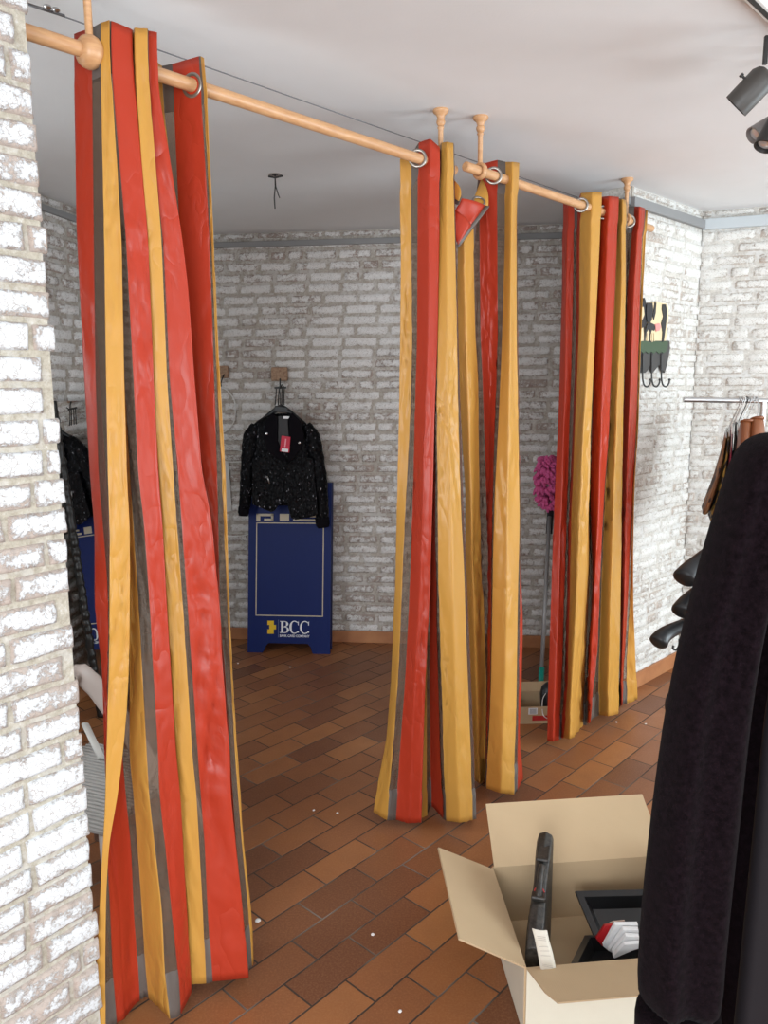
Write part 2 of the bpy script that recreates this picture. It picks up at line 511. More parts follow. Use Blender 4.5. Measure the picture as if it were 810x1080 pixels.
# near wall on the left whose end the curtain rod is let into
EG = Vector((-.707, 1.681)); WD = Vector((cos(radians(52)), sin(radians(52)))); WN = Vector((WD.y, -WD.x))
W0 = EG - WD * 2.6
wall('wall_front', tuple(W0), tuple(EG), tuple(WN), thick=.24, seed=11, nx=14, nz=7, relief=.011, jag=.006, end1=.006,
     mats=(M_BRICK_NEAR, M_MORTAR_NEAR), course=.0665, blen=.21)
WLD = -LFD; wc = Vector(BK0) + LFD * 3.28; WLN = Vector((.982, -.189))
def wbox(mb, u, z, w, h, d=.05, off=.02):
    c = wc + WLD * u + WLN * off
    mb.box((c.x, c.y, z), (w, d, h), (WLD.to_3d(), WLN.to_3d(), Vector((0, 0, 1))))
mb = MB()
for u, z, w, h in ((-.5, 1.45, .06, 1.4), (.5, 1.45, .06, 1.4), (0, .78, 1.06, .06), (0, 2.12, 1.06, .06), (0, 1.45, .04, 1.3)): wbox(mb, u, z, w, h)
tag(mb.build('added_window_frame', mat('added white window frame', (.75, .75, .74), .5), bevel=.004), kind='structure')  # invented frame on the unbroken left wall, goes with the added fill light
# the far side of the shop and the wall behind the viewer, with the window openings left between them
mb = MB(); mb.box((4.5, 3.2, CEIL / 2), (.1, 1.2, CEIL)); mb.box((4.5, -1.5, CEIL / 2), (.1, 1.6, CEIL)); mb.box((4.5, 1.0, 2.45), (.1, 3.4, .28))
tag(mb.build('wall_side', M_PLASTER), kind='structure')
mb = MB(); mb.box((-2.3, -2.2, CEIL / 2), (1.2, .1, CEIL)); mb.box((.5, -2.2, 2.45), (7, .1, .28)); mb.box((.5, -2.2, .2), (7, .1, .4)); mb.box((.8, -2.2, CEIL / 2), (.35, .1, CEIL))
tag(mb.build('wall_street', M_PLASTER), kind='structure')

def strip(name, a, b, n, z, h, d, m, dist=0.0):
    a = Vector((*a, 0)); b = Vector((*b, 0)); n = Vector((*n, 0)).normalized()
    mb = MB(); t = (b - a)
    mb.box((a + b) / 2 + n * (d / 2 - .002 + dist) + UP * (z + h / 2), (t.length, d, h), (t.normalized(), n, UP))
    return tag(mb.build(name, m, bevel=.002), kind='structure')
strip('trim_1', BK0, BK1, BKN, 2.508, .032, .022, M_TRIMG)
strip('trim_2', tuple(LF1), BK0, (.982, -.189), 2.512, .030, .020, M_TRIMG)
strip('trim_3', tuple(PA), (1.76, 4.41), tuple(PNf), 2.495, .045, .024, M_TRIMG)
strip('trim_4', tuple(PA - PNf * PTH), tuple(PA), tuple(PNe), 2.505, .035, .022, M_TRIMG)
strip('trim_5', (1.76, 4.41), (4.45, 3.43), (-.342, -.94), 2.49, .055, .026, M_TRIMW)
strip('baseboard_back', BK0, BK1, BKN, 0, .078, .012, M_SKIRT)
strip('baseboard_left', tuple(LF1), BK0, (.982, -.189), 0, .078, .012, M_SKIRT)
strip('baseboard_partition', tuple(PA), (1.76, 4.41), tuple(PNf), 0, .088, .012, M_SKIRT)
strip('baseboard_end', tuple(PA - PNf * PTH), tuple(PA), tuple(PNe), 0, .088, .012, M_SKIRT)
strip('baseboard_right', (1.76, 4.41), (4.45, 3.43), (-.342, -.94), 0, .088, .012, M_SKIRT)

# ------------------------------------------------------------------ curtain rods
RP = Vector((-.752, 1.803)); RD = Vector((.6823, .7311)); RN = Vector((.7311, -.6823))
RZ = 2.41
def on_rod(s, d=0.0, z=RZ):
    p = RP + RD * s + RN * d
    return Vector((p.x, p.y, z))
D2 = .058                        # the shorter rod hangs a little nearer the shop
def rod_s(x, y, d=0.0):
    p = at_plane(x, y, RP + RN * d, RN); return (Vector((p.x, p.y)) - RP).dot(RD), p.z
s0, _ = rod_s(20, 27); s1, _ = rod_s(480, 178)
s2, _ = rod_s(490.5, 175, D2); s3, _ = rod_s(687, 240, D2)
r = MB(); r.lathe(on_rod(-.10), RD.to_3d(), [(0, .0165), (s1 - .003 + .10, .0165), (s1 + .10, .013)], 24)
rod1 = thing('curtain_rod', on_rod(0.0), 'long round beech curtain rod from the near wall to the middle of the opening', 'curtain rod')
r.build('rod', M_WOOD, rod1, smooth='auto')
r = MB(); r.lathe(on_rod(s2, D2), RD.to_3d(), [(0, .013), (.004, .0165), (s3 - s2, .0165)], 24)
rod2 = thing('curtain_rod', on_rod(s2, D2), 'shorter round beech curtain rod running on to the far brick wall stub', 'curtain rod')
r.build('rod', M_WOOD, rod2, smooth='auto')
rod1.name = 'curtain_rod'; 

def bracket(s, label, ball=False, z_r=RZ, d=0.0):
    base = on_rod(s, d)
    t = thing('ceiling_bracket', (base.x, base.y, CEIL), label, 'curtain bracket', 'wooden ceiling brackets of the curtain rods')
    m = MB()
    H = CEIL - z_r
    m.lathe((base.x, base.y, CEIL), (0, 0, -1), [(0, .027), (.004, .028), (.010, .026), (.018, .016), (.026, .013), (.034, .011)], 20)
    m.build('ceiling_cap', M_WOOD, t, smooth='auto')
    m = MB()
    m.lathe((base.x, base.y, CEIL - .030), (0, 0, -1), [(0, .010), (.004, .0145), (.012, .0155), (.020, .012), (.023, .009), (.028, .0125), (.034, .009), (H - .052, .0085)], 16)
    m.build('post', M_WOOD, t, smooth='auto')
    m = MB()
    if ball:
        m.lathe(base - RD.to_3d() * .026, RD.to_3d(), [(0, .0170), (.001, .024), (.006, .030), (.014, .0345), (.026, .0365), (.036, .034), (.044, .028), (.049, .020), (.0495, .017)], 28)
    else:
        m.torus(base, RD.to_3d(), .0225, .0075, 24, 10, sy=1.5)
    m.build('rod_ring', M_WOOD, t, smooth='auto')
    return t
sa, _ = rod_s(95, 50)
bracket(sa, 'beech ball bracket with a thin post above the near red and yellow curtain', True)
sb = (Vector((.203, 2.831)) - RP).dot(RD); bracket(sb, 'turned beech bracket above the end of the long rod')
sc_ = (Vector((.351, 2.90)) - RP).dot(RD); bracket(sc_, 'turned beech bracket beside the free cut end of the shorter rod', d=D2)
sd = (Vector((1.126, 3.74)) - RP).dot(RD); bracket(sd, 'turned beech bracket above the far curtain beside the wall stub', d=D2)

# ------------------------------------------------------------------ curtains
def interp(kn, y):
    if not hasattr(kn, '__len__'): return kn
    if y <= kn[0][0]: return kn[0][1]
    for (a, xa), (b, xb) in zip(kn, kn[1:]):
        if y <= b: 
            return xa + (xb - xa) * (y - a) / (b - a)
    return kn[-1][1] + (kn[-1][1] - kn[-2][1]) * min(1, (y - kn[-1][0]) / max(1, kn[-1][0] - kn[-2][0])) * .5

def smooth_line(kn, y, w=14):
    return (interp(kn, y - w) + 2 * interp(kn, y) + interp(kn, y + w)) / 4

def curtain_sheet(folds, cols, parent, name='fabric', rows=150, sub=8, wr=.010, seed=0, head=.052, foot=.045, tens=.22, hem=True):
    """folds: (line of the fold down the cloth, top, bottom, [offset from the rod plane at top, middle, bottom]); cols: one fabric per panel"""
    mats = [M_RED, M_YEL, M_GREY, M_SHEER]
    idx = {'r': 0, 'y': 1, 'g': 2, 's': 3}
    mb = MB(); nV = len(folds)
    ts = [head * .5 * i / 3 for i in range(0, 0)]
    R = []
    tl = []
    n_head = 5; n_foot = 5
    for i in range(n_head): tl.append(head * i / n_head)
    for i in range(rows): tl.append(head + (1 - head - foot) * i / rows)
    for i in range(n_foot + 1): tl.append(1 - foot + foot * i / n_foot)
    for ti, t in enumerate(tl):
        P = []
        for kn, yt, yb, dd in folds:
            y = yt + (yb - yt) * t
            x = smooth_line(kn, y)
            if t < .5: d = dd[0] + (dd[1] - dd[0]) * (t / .5)
            else: d = dd[1] + (dd[2] - dd[1]) * ((t - .5) / .5)
            p0 = RP + RN * d
            P.append(at_plane(x, y, p0, RN))
        row = []
        for k in range(nV - 1):
            a = P[max(k - 1, 0)]; b = P[k]; c = P[k + 1]; e = P[min(k + 2, nV - 1)]
            Lk = (c - b).length
            ta = (c - a); tb = (e - b)
            if k == 0: ta = c - b
            if k == nV - 2: tb = c - b
            ta = ta.normalized() * Lk * tens * 1.3 if ta.length > 1e-6 else Vector(); tb = tb.normalized() * Lk * tens * 1.3 if tb.length > 1e-6 else Vector()
            for j in range(sub + (1 if k == nV - 2 else 0)):
                u = j / sub
                h1 = 2 * u ** 3 - 3 * u ** 2 + 1; h2 = u ** 3 - 2 * u ** 2 + u; h3 = -2 * u ** 3 + 3 * u ** 2; h4 = u ** 3 - u ** 2
                p = b * h1 + ta * h2 + c * h3 + tb * h4
                # soft creases pulling across the cloth
                q = k * sub + j
                amp = wr * (0.35 if t < head else 1.0) * min(1, .4 + t * 1.2)
                qq = q * 5.0 / sub
                n1 = noise.noise(Vector((qq * .21 + seed * 7.3, t * 9 + qq * .10, seed)))
                sgn = 1 if (k + int(t * 5)) % 2 else -1
                n2 = noise.noise(Vector((qq * .30 + seed * 3.1, t * 20 + sgn * qq * .55, seed + 4.4)))
                n3 = noise.noise(Vector((qq * .45 + seed * 1.7, t * 44 - sgn * qq * .8, seed + 9.4)))
                gate = max(0, noise.noise(Vector((qq * .12, t * 4.0, seed + 2.2))) + .35)
                off = amp * (.25 + .95 * sin(pi * u)) * (n1 * .45 - (1.6 * (1 - abs(n2) * 3.2 if abs(n2) < .3 else 0) + .9 * (1 - abs(n3) * 3.4 if abs(n3) < .29 else 0)) * gate)
                if t < head - 1e-6 or t > 1 - foot + 1e-6: off += .0045
                p = p + RN.to_3d() * off * .9 - RD.to_3d() * off * .25
                row.append(p)
        R.append(row)
    nc = len(R[0]); b0 = len(mb.v)
    vs = [p for r_ in R for p in r_]
    mb.add(vs, [], 0)
    for i in range(len(R) - 1):
        for k in range(nc - 1):
            seg = min(k // sub, nV - 2); ci = cols[seg]
            if ci == 's' and hem and (tl[i] < head - 1e-6 or tl[i] >= 1 - foot - 1e-6): ci = 'g'
            mb.f.append([i * nc + k, i * nc + k + 1, (i + 1) * nc + k + 1, (i + 1) * nc + k]); mb.m.append(idx[ci])
    return mb.build(name, mats, parent, smooth=True, solid=.0012, recalc=False)

def eyelet(px, py, parent, yaw=35, d=0.0, R=.026, r=.0052):
    p = at_plane(px, py, RP + RN * d, RN)
    ax = Matrix.Rotation(radians(yaw), 4, 'Z') @ RD.to_3d()
    m = MB(); m.torus((p.x, p.y, RZ), ax, R, r, 28, 10, sy=.7)
    return m.build('eyelet', M_RING, parent, smooth=True)

# near curtain -------------------------------------------------------
c1 = thing('curtain', (-.6, 1.95, 0), 'near curtain in red, gold and sheer grey stripes beside the white brick edge', 'curtain', 'striped curtains')
V = []
def F(kn, yt, yb, d): V.append((kn, yt, yb, d))
F([(60,115),(100,119),(250,128),(400,131),(500,134),(560,137),(650,137),(707,136),(760,133),(800,129),(840,124),(890,115),(940,112),(1000,111),(1080,111)], 22, 1096, (.03,.12,.10))
F([(60,106),(250,110),(400,112),(500,114),(560,116),(650,116),(707,115),(807,112),(850,111),(900,108),(960,105),(1000,103),(1080,98)], 25, 1098, (.01,.11,.09))
F([(60,97),(250,99),(400,101),(500,104),(560,109),(620,114),(650,116),(700,117),(800,116),(900,113),(960,116),(1030,119),(1080,123)], 30, 1078, (-.04,.04,.07))
F([(55,78),(240,81),(400,89),(500,95),(560,100),(640,100),(707,108),(807,111),(850,113),(900,119),(960,126),(1080,132)], 37, 1072, (-.09,.0,.06))
F([(55,90),(250,96),(500,112),(640,120),(707,126),(800,129),(821,131),(854,134),(890,138),(961,141),(1030,146),(1060,147)], 38, 1054, (-.06,.01,.045))
F([(60,104),(400,125),(500,131),(640,136),(707,137),(800,137),(836,141),(890,145),(961,150),(1030,154),(1065,158)], 32, 1052, (-.05,.03,.058))
F([(60,110),(250,128),(400,131),(500,137),(650,147),(800,155),(836,157),(890,163),(961,171),(1030,174),(1070,179)], 28, 1074, (-.03,.06,.17))
F([(60,117),(100,120),(250,133),(400,141),(500,146),(550,152),(640,158),(800,167),(836,168),(890,174),(961,181),(1030,188),(1070,190)], 23, 1069, (.024,.09,.16))
F([(60,139),(100,143),(250,156),(400,162),(500,167),(550,171),(640,176),(800,186),(836,190),(890,193),(961,197),(1030,201)], 32, 1044, (.022,.10,.121))
F([(60,138),(250,150),(400,156),(500,162),(640,171),(800,180),(961,192),(1035,195)], 36, 1034, (-.05,-.01,.03))
F([(60,142),(250,155),(400,160),(500,168),(640,177),(800,187),(836,190),(961,198),(1035,201)], 30, 1037, (.033,.07,.105))
F([(60,155),(250,170),(400,176),(500,183),(640,193),(800,203),(836,207),(961,214),(1035,217)], 31, 1036, (.045,.09,.128))
F([(60,156),(150,159),(250,172),(400,179),(500,188),(640,198),(800,209),(890,216),(961,219),(1035,224)], 33, 1034, (.035,.08,.139))
F([(60,165),(100,168),(160,178),(250,192),(300,198),(400,205),(500,213),(540,222),(640,232),(707,235),(800,243),(836,243),(961,256),(1033,262)], 35, 1030, (.05,.11,.201))
F([(60,160),(100,164),(250,184),(400,196),(500,205),(640,220),(800,232),(1033,248)], 60, 1012, (-.04,.0,.06))
F([(62,170),(100,171),(160,178),(250,188),(400,199),(640,221),(800,235),(1033,253)], 70, 1014, (-.085,-.02,.08))
F([(62,181),(100,183),(250,190),(400,201),(500,212),(640,224),(800,238),(1033,257)], 68, 1018, (-.06,.0,.12))
F([(62,209),(100,212),(250,221),(400,226),(500,229),(640,232),(707,237),(800,243),(890,249),(961,256),(1033,262)], 60, 1026, (.02,.05,.19))
F([(62,211),(100,215),(250,223),(400,229),(500,234),(640,240),(707,243),(800,248),(890,255),(961,262),(1015,265)], 60, 1018, (.03,.06,.175))
F([(62,214),(100,218),(250,225),(400,232),(500,238),(640,242),(707,245),(800,251),(890,257),(961,265),(1015,267)], 62, 1014, (.045,.07,.166))
f1 = curtain_sheet(V, list('ysrrsysrsyysrsysrsy'), c1, seed=1)
eyelet(99, 60, f1, 60); eyelet(202.5, 87, f1, 20)

# middle curtain on the long rod --------------------------------------
c2 = thing('curtain', (.1, 2.75, 0), 'middle curtain of narrow gold and red stripes gathered at the end of the long rod', 'curtain', 'striped curtains')
V = []
F([(160,421),(270,423),(358,422),(429,421),(547,418.5),(618,417),(640,415.6),(718,412.6),(778,408),(855,393)], 168, 856, (-.09,-.10,-.131))
F([(160,433),(300,434.5),(370,435),(458,432),(547,427),(630,424),(718,420),(778,415.6),(864,408)], 164, 865, (-.06,-.06,-.05))
F([(151,441),(360,440),(429,438),(518,436),(607,433),(630,432),(718,427.4),(778,423),(861,417)], 151, 864, (-.03,-.03,-.039))
F([(150,453),(358,452),(600,444),(718,438),(867,430)], 147, 868, (.02,.04,.01))
F([(150,463),(258,463.5),(358,461.5),(429,458.5),(577,454.7),(630,453.5),(718,448.7),(778,446.7),(867,443.7)], 156, 867, (.035,.06,.058))
F([(150,459),(358,457),(577,450),(718,446),(867,442)], 158, 862, (-.05,-.03,-.01))
F([(150,463),(358,460),(577,453),(718,450),(778,450),(861,450)], 160, 862, (-.02,.0,.0))
F([(150,462),(358,460),(577,454),(718,453),(778,454),(861,455)], 160, 850, (-.03,.0,.0))
F([(150,464),(358,461),(429,459),(577,459),(630,461),(718,462),(778,464),(861,468)], 154, 864, (.0,.04,.08))
F([(151,465),(228,464),(358,462),(429,461),(607,462.5),(689,465),(748,467),(864,470)], 151, 865, (.02,.07,.112))
F([(151,471),(358,472),(600,477),(864,484)], 150, 867, (.05,.11,.18))
F([(151,477),(287,480.7),(358,482),(458,484),(547,486.7),(607,489.6),(659,491),(733,494),(807,497),(864,498)], 151, 865, (.045,.10,.188))
F([(151,478),(287,482),(358,483.5),(458,486),(547,489),(607,492),(733,497.5),(807,500.5),(864,502)], 153, 863, (.02,.08,.17))
F([(151,474),(287,477),(458,480),(607,484),(733,488),(864,492)], 156, 852, (-.04,.0,.07))
f2 = curtain_sheet(V, ['y','s','r','r','s','y','s','r','s','y','y','s','r'], c2, seed=2, wr=.010)
eyelet(440.5, 166, f2, 40)

# middle curtain on the shorter rod, one corner fallen off -------------
c3 = thing('curtain', (.45, 2.95, 0), 'middle curtain with wide gold stripe and a drooping unhooked top corner', 'curtain', 'striped curtains')
V = []
F([(240,482),(340,482),(399,484),(473,488),(518,491),(607,491),(700,494),(800,499)], 262, 822, (-.06,-.05,-.03))
F([(240,488),(340,491),(500,496),(640,500),(800,505)], 252, 826, (-.02,-.0,.02))
F([(240,498.5),(358,501.5),(399,504.4),(488,505),(607,508),(630,510),(718,512.7),(792,512)], 236, 826, (-.02,-.01,.0))
F([(170,505),(258,506),(358,507),(399,509),(518,513),(607,516),(630,516),(718,515),(807,513),(831,512)], 176, 830, (-.05,-.02,.06))
F([(170,512),(258,514),(358,515),(518,517),(630,517.5),(807,514),(831,513)], 172, 831, (-.02,.01,.08))
F([(172,524),(358,525),(429,523),(470,521),(547,519.3),(607,519),(718,517),(831,513)], 169, 831, (.02,.05,.09))
F([(172,532.6),(258,532.6),(358,529.6),(429,526.7),(518,522),(592,520),(630,519.5),(718,518),(778,516),(828,512.5)], 171, 831, (.05,.08,.10))
F([(172,540),(358,538),(518,536),(718,533),(837,527)], 171, 836, (.085,.13,.17))
F([(172,547),(228,544.6),(358,545),(429,546.5),(547,548),(630,546),(748,544.4),(837,541.5)], 172, 838, (.068,.12,.198))
F([(172,546),(228,545),(358,546.5),(547,549.5),(659,548.5),(748,547),(829,545)], 175, 834, (.04,.10,.19))
F([(172,541),(358,542),(547,547),(659,551.5),(718,550),(778,548),(821,551)], 178, 821, (-.04,.06,.16))
f3 = curtain_sheet(V, ['y','y','s','r','r','s','y','y','s','r'], c3, seed=5, wr=.010)
eyelet(520.5, 185, f3, 40, D2, R=.027)
# the fallen corner
mb = MB()
def flap(pts, ds, mi, n=6):
    P = [at_plane(x, y, RP + RN * d, RN) for (x, y), d in zip(pts, ds)]
    rows_ = []
    for i in range(n + 1):
        u = i / n; a = P[0].lerp(P[3], u); b = P[1].lerp(P[2], u)
        rows_.append([a.lerp(b, j / n) + RN.to_3d() * .012 * sin(pi * j / n) * cos(u * 2) for j in range(n + 1)])
    mb.grid(rows_, mi)
flap([(479,190),(486,207),(484,212),(477,206)], (.0,.03,.03,.0), 1)
flap([(480,204),(487,209),(484,216),(478,214)], (.0,.03,.035,.0), 2)
flap([(487,209),(512,217),(496,238),(480,222)], (.03,.05,.045,.01), 0)
flap([(480,222),(497,238),(483,258),(478,240)], (.01,.045,.03,.01), 0)
flap([(511,217),(515,219),(484,261),(482,257)], (.05,.05,.03,.03), 2)
flap([(508,188),(515,218),(506,217),(498,213)], (-.02,.035,.02,.0), 1)
fc = mb.build('fallen_corner', [M_RED, M_YEL, M_GREY], c3, smooth=True, solid=.0012, recalc=False, label='drooping red corner with a grey hem')
p = at_plane(505, 212, RP + RN * .02, RN); m = MB(); m.torus(p, Vector((.2, -.75, .62)), .022, .0045, 24, 8, sy=.7); m.build('eyelet', M_RING, fc, smooth=True)

# far curtain ----------------------------------------------------------
c4 = thing('curtain', (1.05, 3.6, 0), 'far curtain of alternating red and gold stripes beside the wall hooks', 'curtain', 'striped curtains')
V = []
F([(215,593.5),(283,593.3),(407,590),(459,588.4),(507,586),(607,582),(707,579),(773,576.7)], 215, 781, (-.14,-.05,.047))
F([(215,599),(407,596),(540,592),(640,589),(779,583)], 215, 782, (-.09,-.01,.08))
F([(215,605),(283,605),(407,602),(440,600.7),(540,598),(640,595),(707,592.7),(778,589)], 216, 780, (-.06,.0,.07))
F([(234,608.5),(345,608),(459,604),(540,600.5),(640,598),(723,596),(777,592)], 214, 779, (-.05,.0,.07))
F([(203,612),(234,612),(345,611),(459,606),(540,603),(602,601.7),(723,599),(777,594)], 204, 778, (.005,.04,.09))
F([(203,624),(345,622),(459,615),(640,608),(777,600)], 203, 779, (.07,.12,.14))
F([(203,634),(253,632.5),(407,625),(459,623),(523,621.7),(607,618),(707,611.7),(775,606.7)], 203, 775, (.078,.12,.12))
F([(203,630),(459,620),(607,622),(707,617),(767,614)], 208, 768, (-.0,.03,.05))
F([(203,631),(459,622),(607,624),(707,620),(767,616)], 208, 767, (.0,.03,.055))
F([(203,631),(234,632),(407,626),(523,623),(607,625),(690,622),(762,619)], 208, 762, (.02,.05,.07))
F([(208,642),(407,636),(607,628),(762,621)], 207, 763, (.09,.12,.12))
F([(208,652),(283,649.5),(376,645),(459,642),(507,638),(607,633),(690,630),(762,622)], 208, 762, (.092,.12,.13))
F([(208,652),(283,650),(376,645.5),(459,643),(507,639),(607,635),(707,631.5),(753,631)], 210, 754, (.07,.10,.10))
F([(212,656),(299,656),(459,650),(607,645),(753,641)], 210, 755, (.10,.15,.17))
F([(212,659.7),(299,660),(459,657),(540,655.7),(607,655),(707,653),(753,652)], 212, 753, (.092,.12,.16))
F([(212,662),(283,661.5),(400,656),(540,653),(753,650)], 218, 748, (.035,.05,.07))
F([(217,669),(249,666.5),(305,662),(407,658.8),(473,656),(607,655),(733,654)], 218, 744, (.055,.07,.10))
F([(220,674),(305,669),(459,663),(607,659),(744,655)], 218, 744, (.09,.12,.13))
F([(220,680),(247,677),(305,675),(345,674),(459,670.5),(540,666.7),(640,661.7),(723,656.7)], 220, 742, (.08,.10,.11))
F([(220,681),(247,678),(459,671.5),(540,667.5),(640,664),(707,661),(742,661)], 222, 742, (.07,.10,.12))
F([(220,682.5),(345,676.5),(459,673),(507,669.5),(573,667.5),(640,668),(707,671),(737,672)], 222, 737, (.08,.11,.147))
f4 = curtain_sheet(V, list('rrsryyyssrrsyyssrrsy'), c4, seed=9, wr=.011, rows=120)
eyelet(613, 214, f4, 30, D2); eyelet(636, 220, f4, 40, D2); eyelet(663.5, 230, f4, 40, D2)

# ------------------------------------------------------------------ low-voltage cable with lamp sockets' connectors
cab = thing('ceiling_cable', (-.6, 2.2, 2.54), 'thin dark steel cable stretched under the ceiling above the curtain rods', 'cable')
pA = at_z(20, 1, 2.54); pB = at_z(606, 207, 2.54)
dirc = (pB - pA).normalized()
m = MB(); m.tube([pA - dirc * .25, pB + dirc * .35], .0018, 8); m.build('wire', M_CABLE, cab, smooth=True)
m = MB(); m.tube([at_z(28, 4, 2.54), at_z(68, 17, 2.54)], .0035, 8); m.build('tensioner', M_CABLE, cab, smooth=True)
for x, y in ((50, 8), (59, 11)):
    p = at_z(x, y, 2.54)
    m = MB(); m.lathe(p + UP * .006, (0, 0, -1), [(0, .003), (.002, .0085), (.006, .0095), (.009, .007), (.011, .003)], 14); m.build('clamp', M_STEEL, cab, smooth='auto', label='shiny steel clamp')

# hole in the ceiling with wires
hp = at_z(290, 184, CEIL)
hw = thing('ceiling_wires', hp, 'loose dark wires hanging from a hole in the ceiling', 'wires')
m = MB(); m.lathe(hp, (0, 0, -1), [(0, .030), (.001, .030), (.0012, .0)], 24); m.build('hole_stain', mat('sooty stain', (.38, .33, .30), .9), hw, label='brownish ring round the hole')
m = MB(); m.lathe(hp - UP * .001, (0, 0, -1), [(0, .013), (.001, .013), (.0012, .0)], 16); m.build('hole', M_BLACKM, hw)
m = MB(); m.tube([hp, hp + Vector((.0, .0, -.05)), hp + Vector((-.006, 0, -.10)), hp + Vector((-.004, 0, -.145))], .0028, 8); m.build('wire', M_BLACKM, hw, smooth=True)
m = MB(); m.tube([hp, hp + Vector((.002, 0, -.05)), hp + Vector((.012, 0, -.085)), hp + Vector((.018, 0, -.10))], .0025, 8); m.build('wire', M_BLACKM, hw, smooth=True)
m = MB(); m.tube([hp + Vector((-.03, 0, -.008)), hp + Vector((.0, 0, -.014)), hp + Vector((.035, 0, -.006))], .004, 8); m.build('connector', M_BLACKM, hw, smooth=True)

# ------------------------------------------------------------------ track lights, upper right
rl = thing('light_track', at_z(815, 14, CEIL), 'pale track with spotlights at the top right of the ceiling', 'light track')
a = at_z(770, -28, CEIL - .012); b = at_z(858, 58, CEIL - .012)
tdir = (b - a).normalized()
m = MB(); m.box((a + b) / 2, ((b - a).length, .030, .024), (tdir, UP.cross(tdir), UP)); m.build('rail', M_WHITEP, rl, bevel=.003)
m = MB(); m.box((a + b) / 2 - UP * .012, ((b - a).length, .012, .004), (tdir, UP.cross(tdir), UP)); m.build('groove', M_BLACKM, rl)

def spot(px_arm, Y, tip, back, r, label, lens=False):
    top = at_y(px_arm[0], px_arm[1], Y); piv = at_y(px_arm[0] + 1, px_arm[2], Y)
    tp = at_y(*tip, Y + .035); bk = at_y(*back, Y - .01)
    t = thing('spotlight', (top.x, top.y, CEIL - .024), label, 'spotlight', 'spotlights on the ceiling track')
    m = MB(); m.box((Vector((top.x, top.y, CEIL - .03)) + piv) / 2, (.011, .011, CEIL - .02 - piv.z)); m.build('arm', M_BLACKM, t, bevel=.002)
    ax = (tp - bk); L = ax.length; ax.normalize()
    m = MB(); m.lathe(bk, ax, [(0, r * .55), (.006, r * .8), (.02, r), (L, r), (L, r - .004), (L - .03, r - .006)], 32); m.build('housing', mat('dark grey spotlight', (.055, .050, .045), .45), t, smooth='auto')
    s_ = ax.cross(Vector((0, 1, 0))).normalized()
    if s_.x > 0: s_ = -s_
    m = MB(); m.lathe(bk + ax * L * .45 + s_ * (r - .002), s_, [(0, .0035), (.008, .0035), (.009, .006), (.016, .006)], 12); m.build('knob', M_BLACKM, t, smooth='auto')
    if lens:
        m = MB(); m.lathe(tp - ax * .02, ax, [(0, r - .006), (.004, r - .012), (.006, .0)], 24); m.build('reflector', M_STEEL, t, smooth='auto')
    return t
spot((808, 14, 66), 2.22, (776, 112.5), (811, 76), .037, 'dark grey cylindrical spotlight tilted down left at the top right', False)
# two more, half outside the frame
def small_spot(tip, back, Y, r0, r1, label, m_out):
    tp = at_y(*tip, Y); bk = at_y(*back, Y + .02)
    t = thing('spotlight', (bk.x, bk.y, CEIL - .024), label, 'spotlight', 'spotlights on the ceiling track')
    m = MB(); m.tube([(bk.x, bk.y, CEIL - .01), bk], .006, 8); m.build('arm', M_BLACKM, t, smooth=True)
    ax = tp - bk; L = ax.length; ax.normalize()
    m = MB(); m.lathe(bk, ax, [(0, r0 * .5), (.01, r0), (L, r1), (L, r1 - .004), (L * .6, r1 * .7)], 28); m.build('housing', m_out, t, smooth='auto')
    m = MB(); m.lathe(tp - ax * .015, ax, [(0, r1 * .8), (.006, r1 * .7), (.010, .0)], 20); m.build('lamp', mat('clear glass lamp', (.85, .85, .85), .12, metal=.6), t, smooth='auto')
small_spot((794, 143), (826, 122), 2.42, .022, .026, 'grey spotlight with a clear lamp under the dark cylinder', mat('grey spotlight', (.22, .20, .19), .45))
small_spot((806, 155), (824, 116), 2.34, .024, .030, 'black flared spotlight with a pale rim at the right edge', M_BLACKM)

# ------------------------------------------------------------------ sign board
SG0 = Vector((-.872, 4.673, 0)); SG1 = Vector((-.346, 4.627, 0))
SU = (SG1 - SG0).normalized(); SWd = (SG1 - SG0).length
SV = Vector((.02, .135, 1.0)).normalized(); SNn = SU.cross(SV).normalized()
if SNn.y > 0: SNn = -SNn
sg = thing('sign_board', SG0 + SU * SWd / 2, 'navy blue A-frame sign board with cream border, leaning at the back brick wall', 'sign board')
def sp(u, v, w=0.0): return SG0 + SU * u + SV * v + SNn * w
SH = 1.075
m = MB()
ol = [(0, 0), (.095, 0), (.105, .015), (.118, .045), (.135, .062), (.385, .062), (.402, .045), (.412, .015), (.42, 0), (SWd, 0), (SWd, SH), (0, SH)]
m.prism([sp(u, v) for u, v in ol], -SNn * .022); fp = m.build('front_panel', M_NAVY, sg)
m = MB()
bo = Vector((0, .10, 0))
bl = [Vector((p.x, min(p.y + .07 - p.z * .045, 4.86), p.z)) for p in [sp(u, v, -.026) for u, v in [(0.01, 0), (.09, 0), (.11, .06), (.41, .06), (.43, 0), (SWd + .004, 0), (SWd + .004, SH), (.01, SH)]]]
m.prism(bl, Vector((0, .016, 0))); m.build('rear_panel', mat('dark navy board', (.004, .010, .07), .4), sg)
m = MB()
def frame_line(u0, v0, u1, v1, w=.006):
    m.prism([sp(u0, v0, .0005), sp(u1, v0, .0005), sp(u1, v0 + w, .0005), sp(u0, v0 + w, .0005)], SNn * .0015)
    m.prism([sp(u0, v1 - w, .0005), sp(u1, v1 - w, .0005), sp(u1, v1, .0005), sp(u0, v1, .0005)], SNn * .0015)
    m.prism([sp(u0, v0, .0005), sp(u0 + w, v0, .0005), sp(u0 + w, v1, .0005), sp(u0, v1, .0005)], SNn * .0015)
    m.prism([sp(u1 - w, v0, .0005), sp(u1, v0, .0005), sp(u1, v1, .0005), sp(u1 - w, v1, .0005)], SNn * .0015)
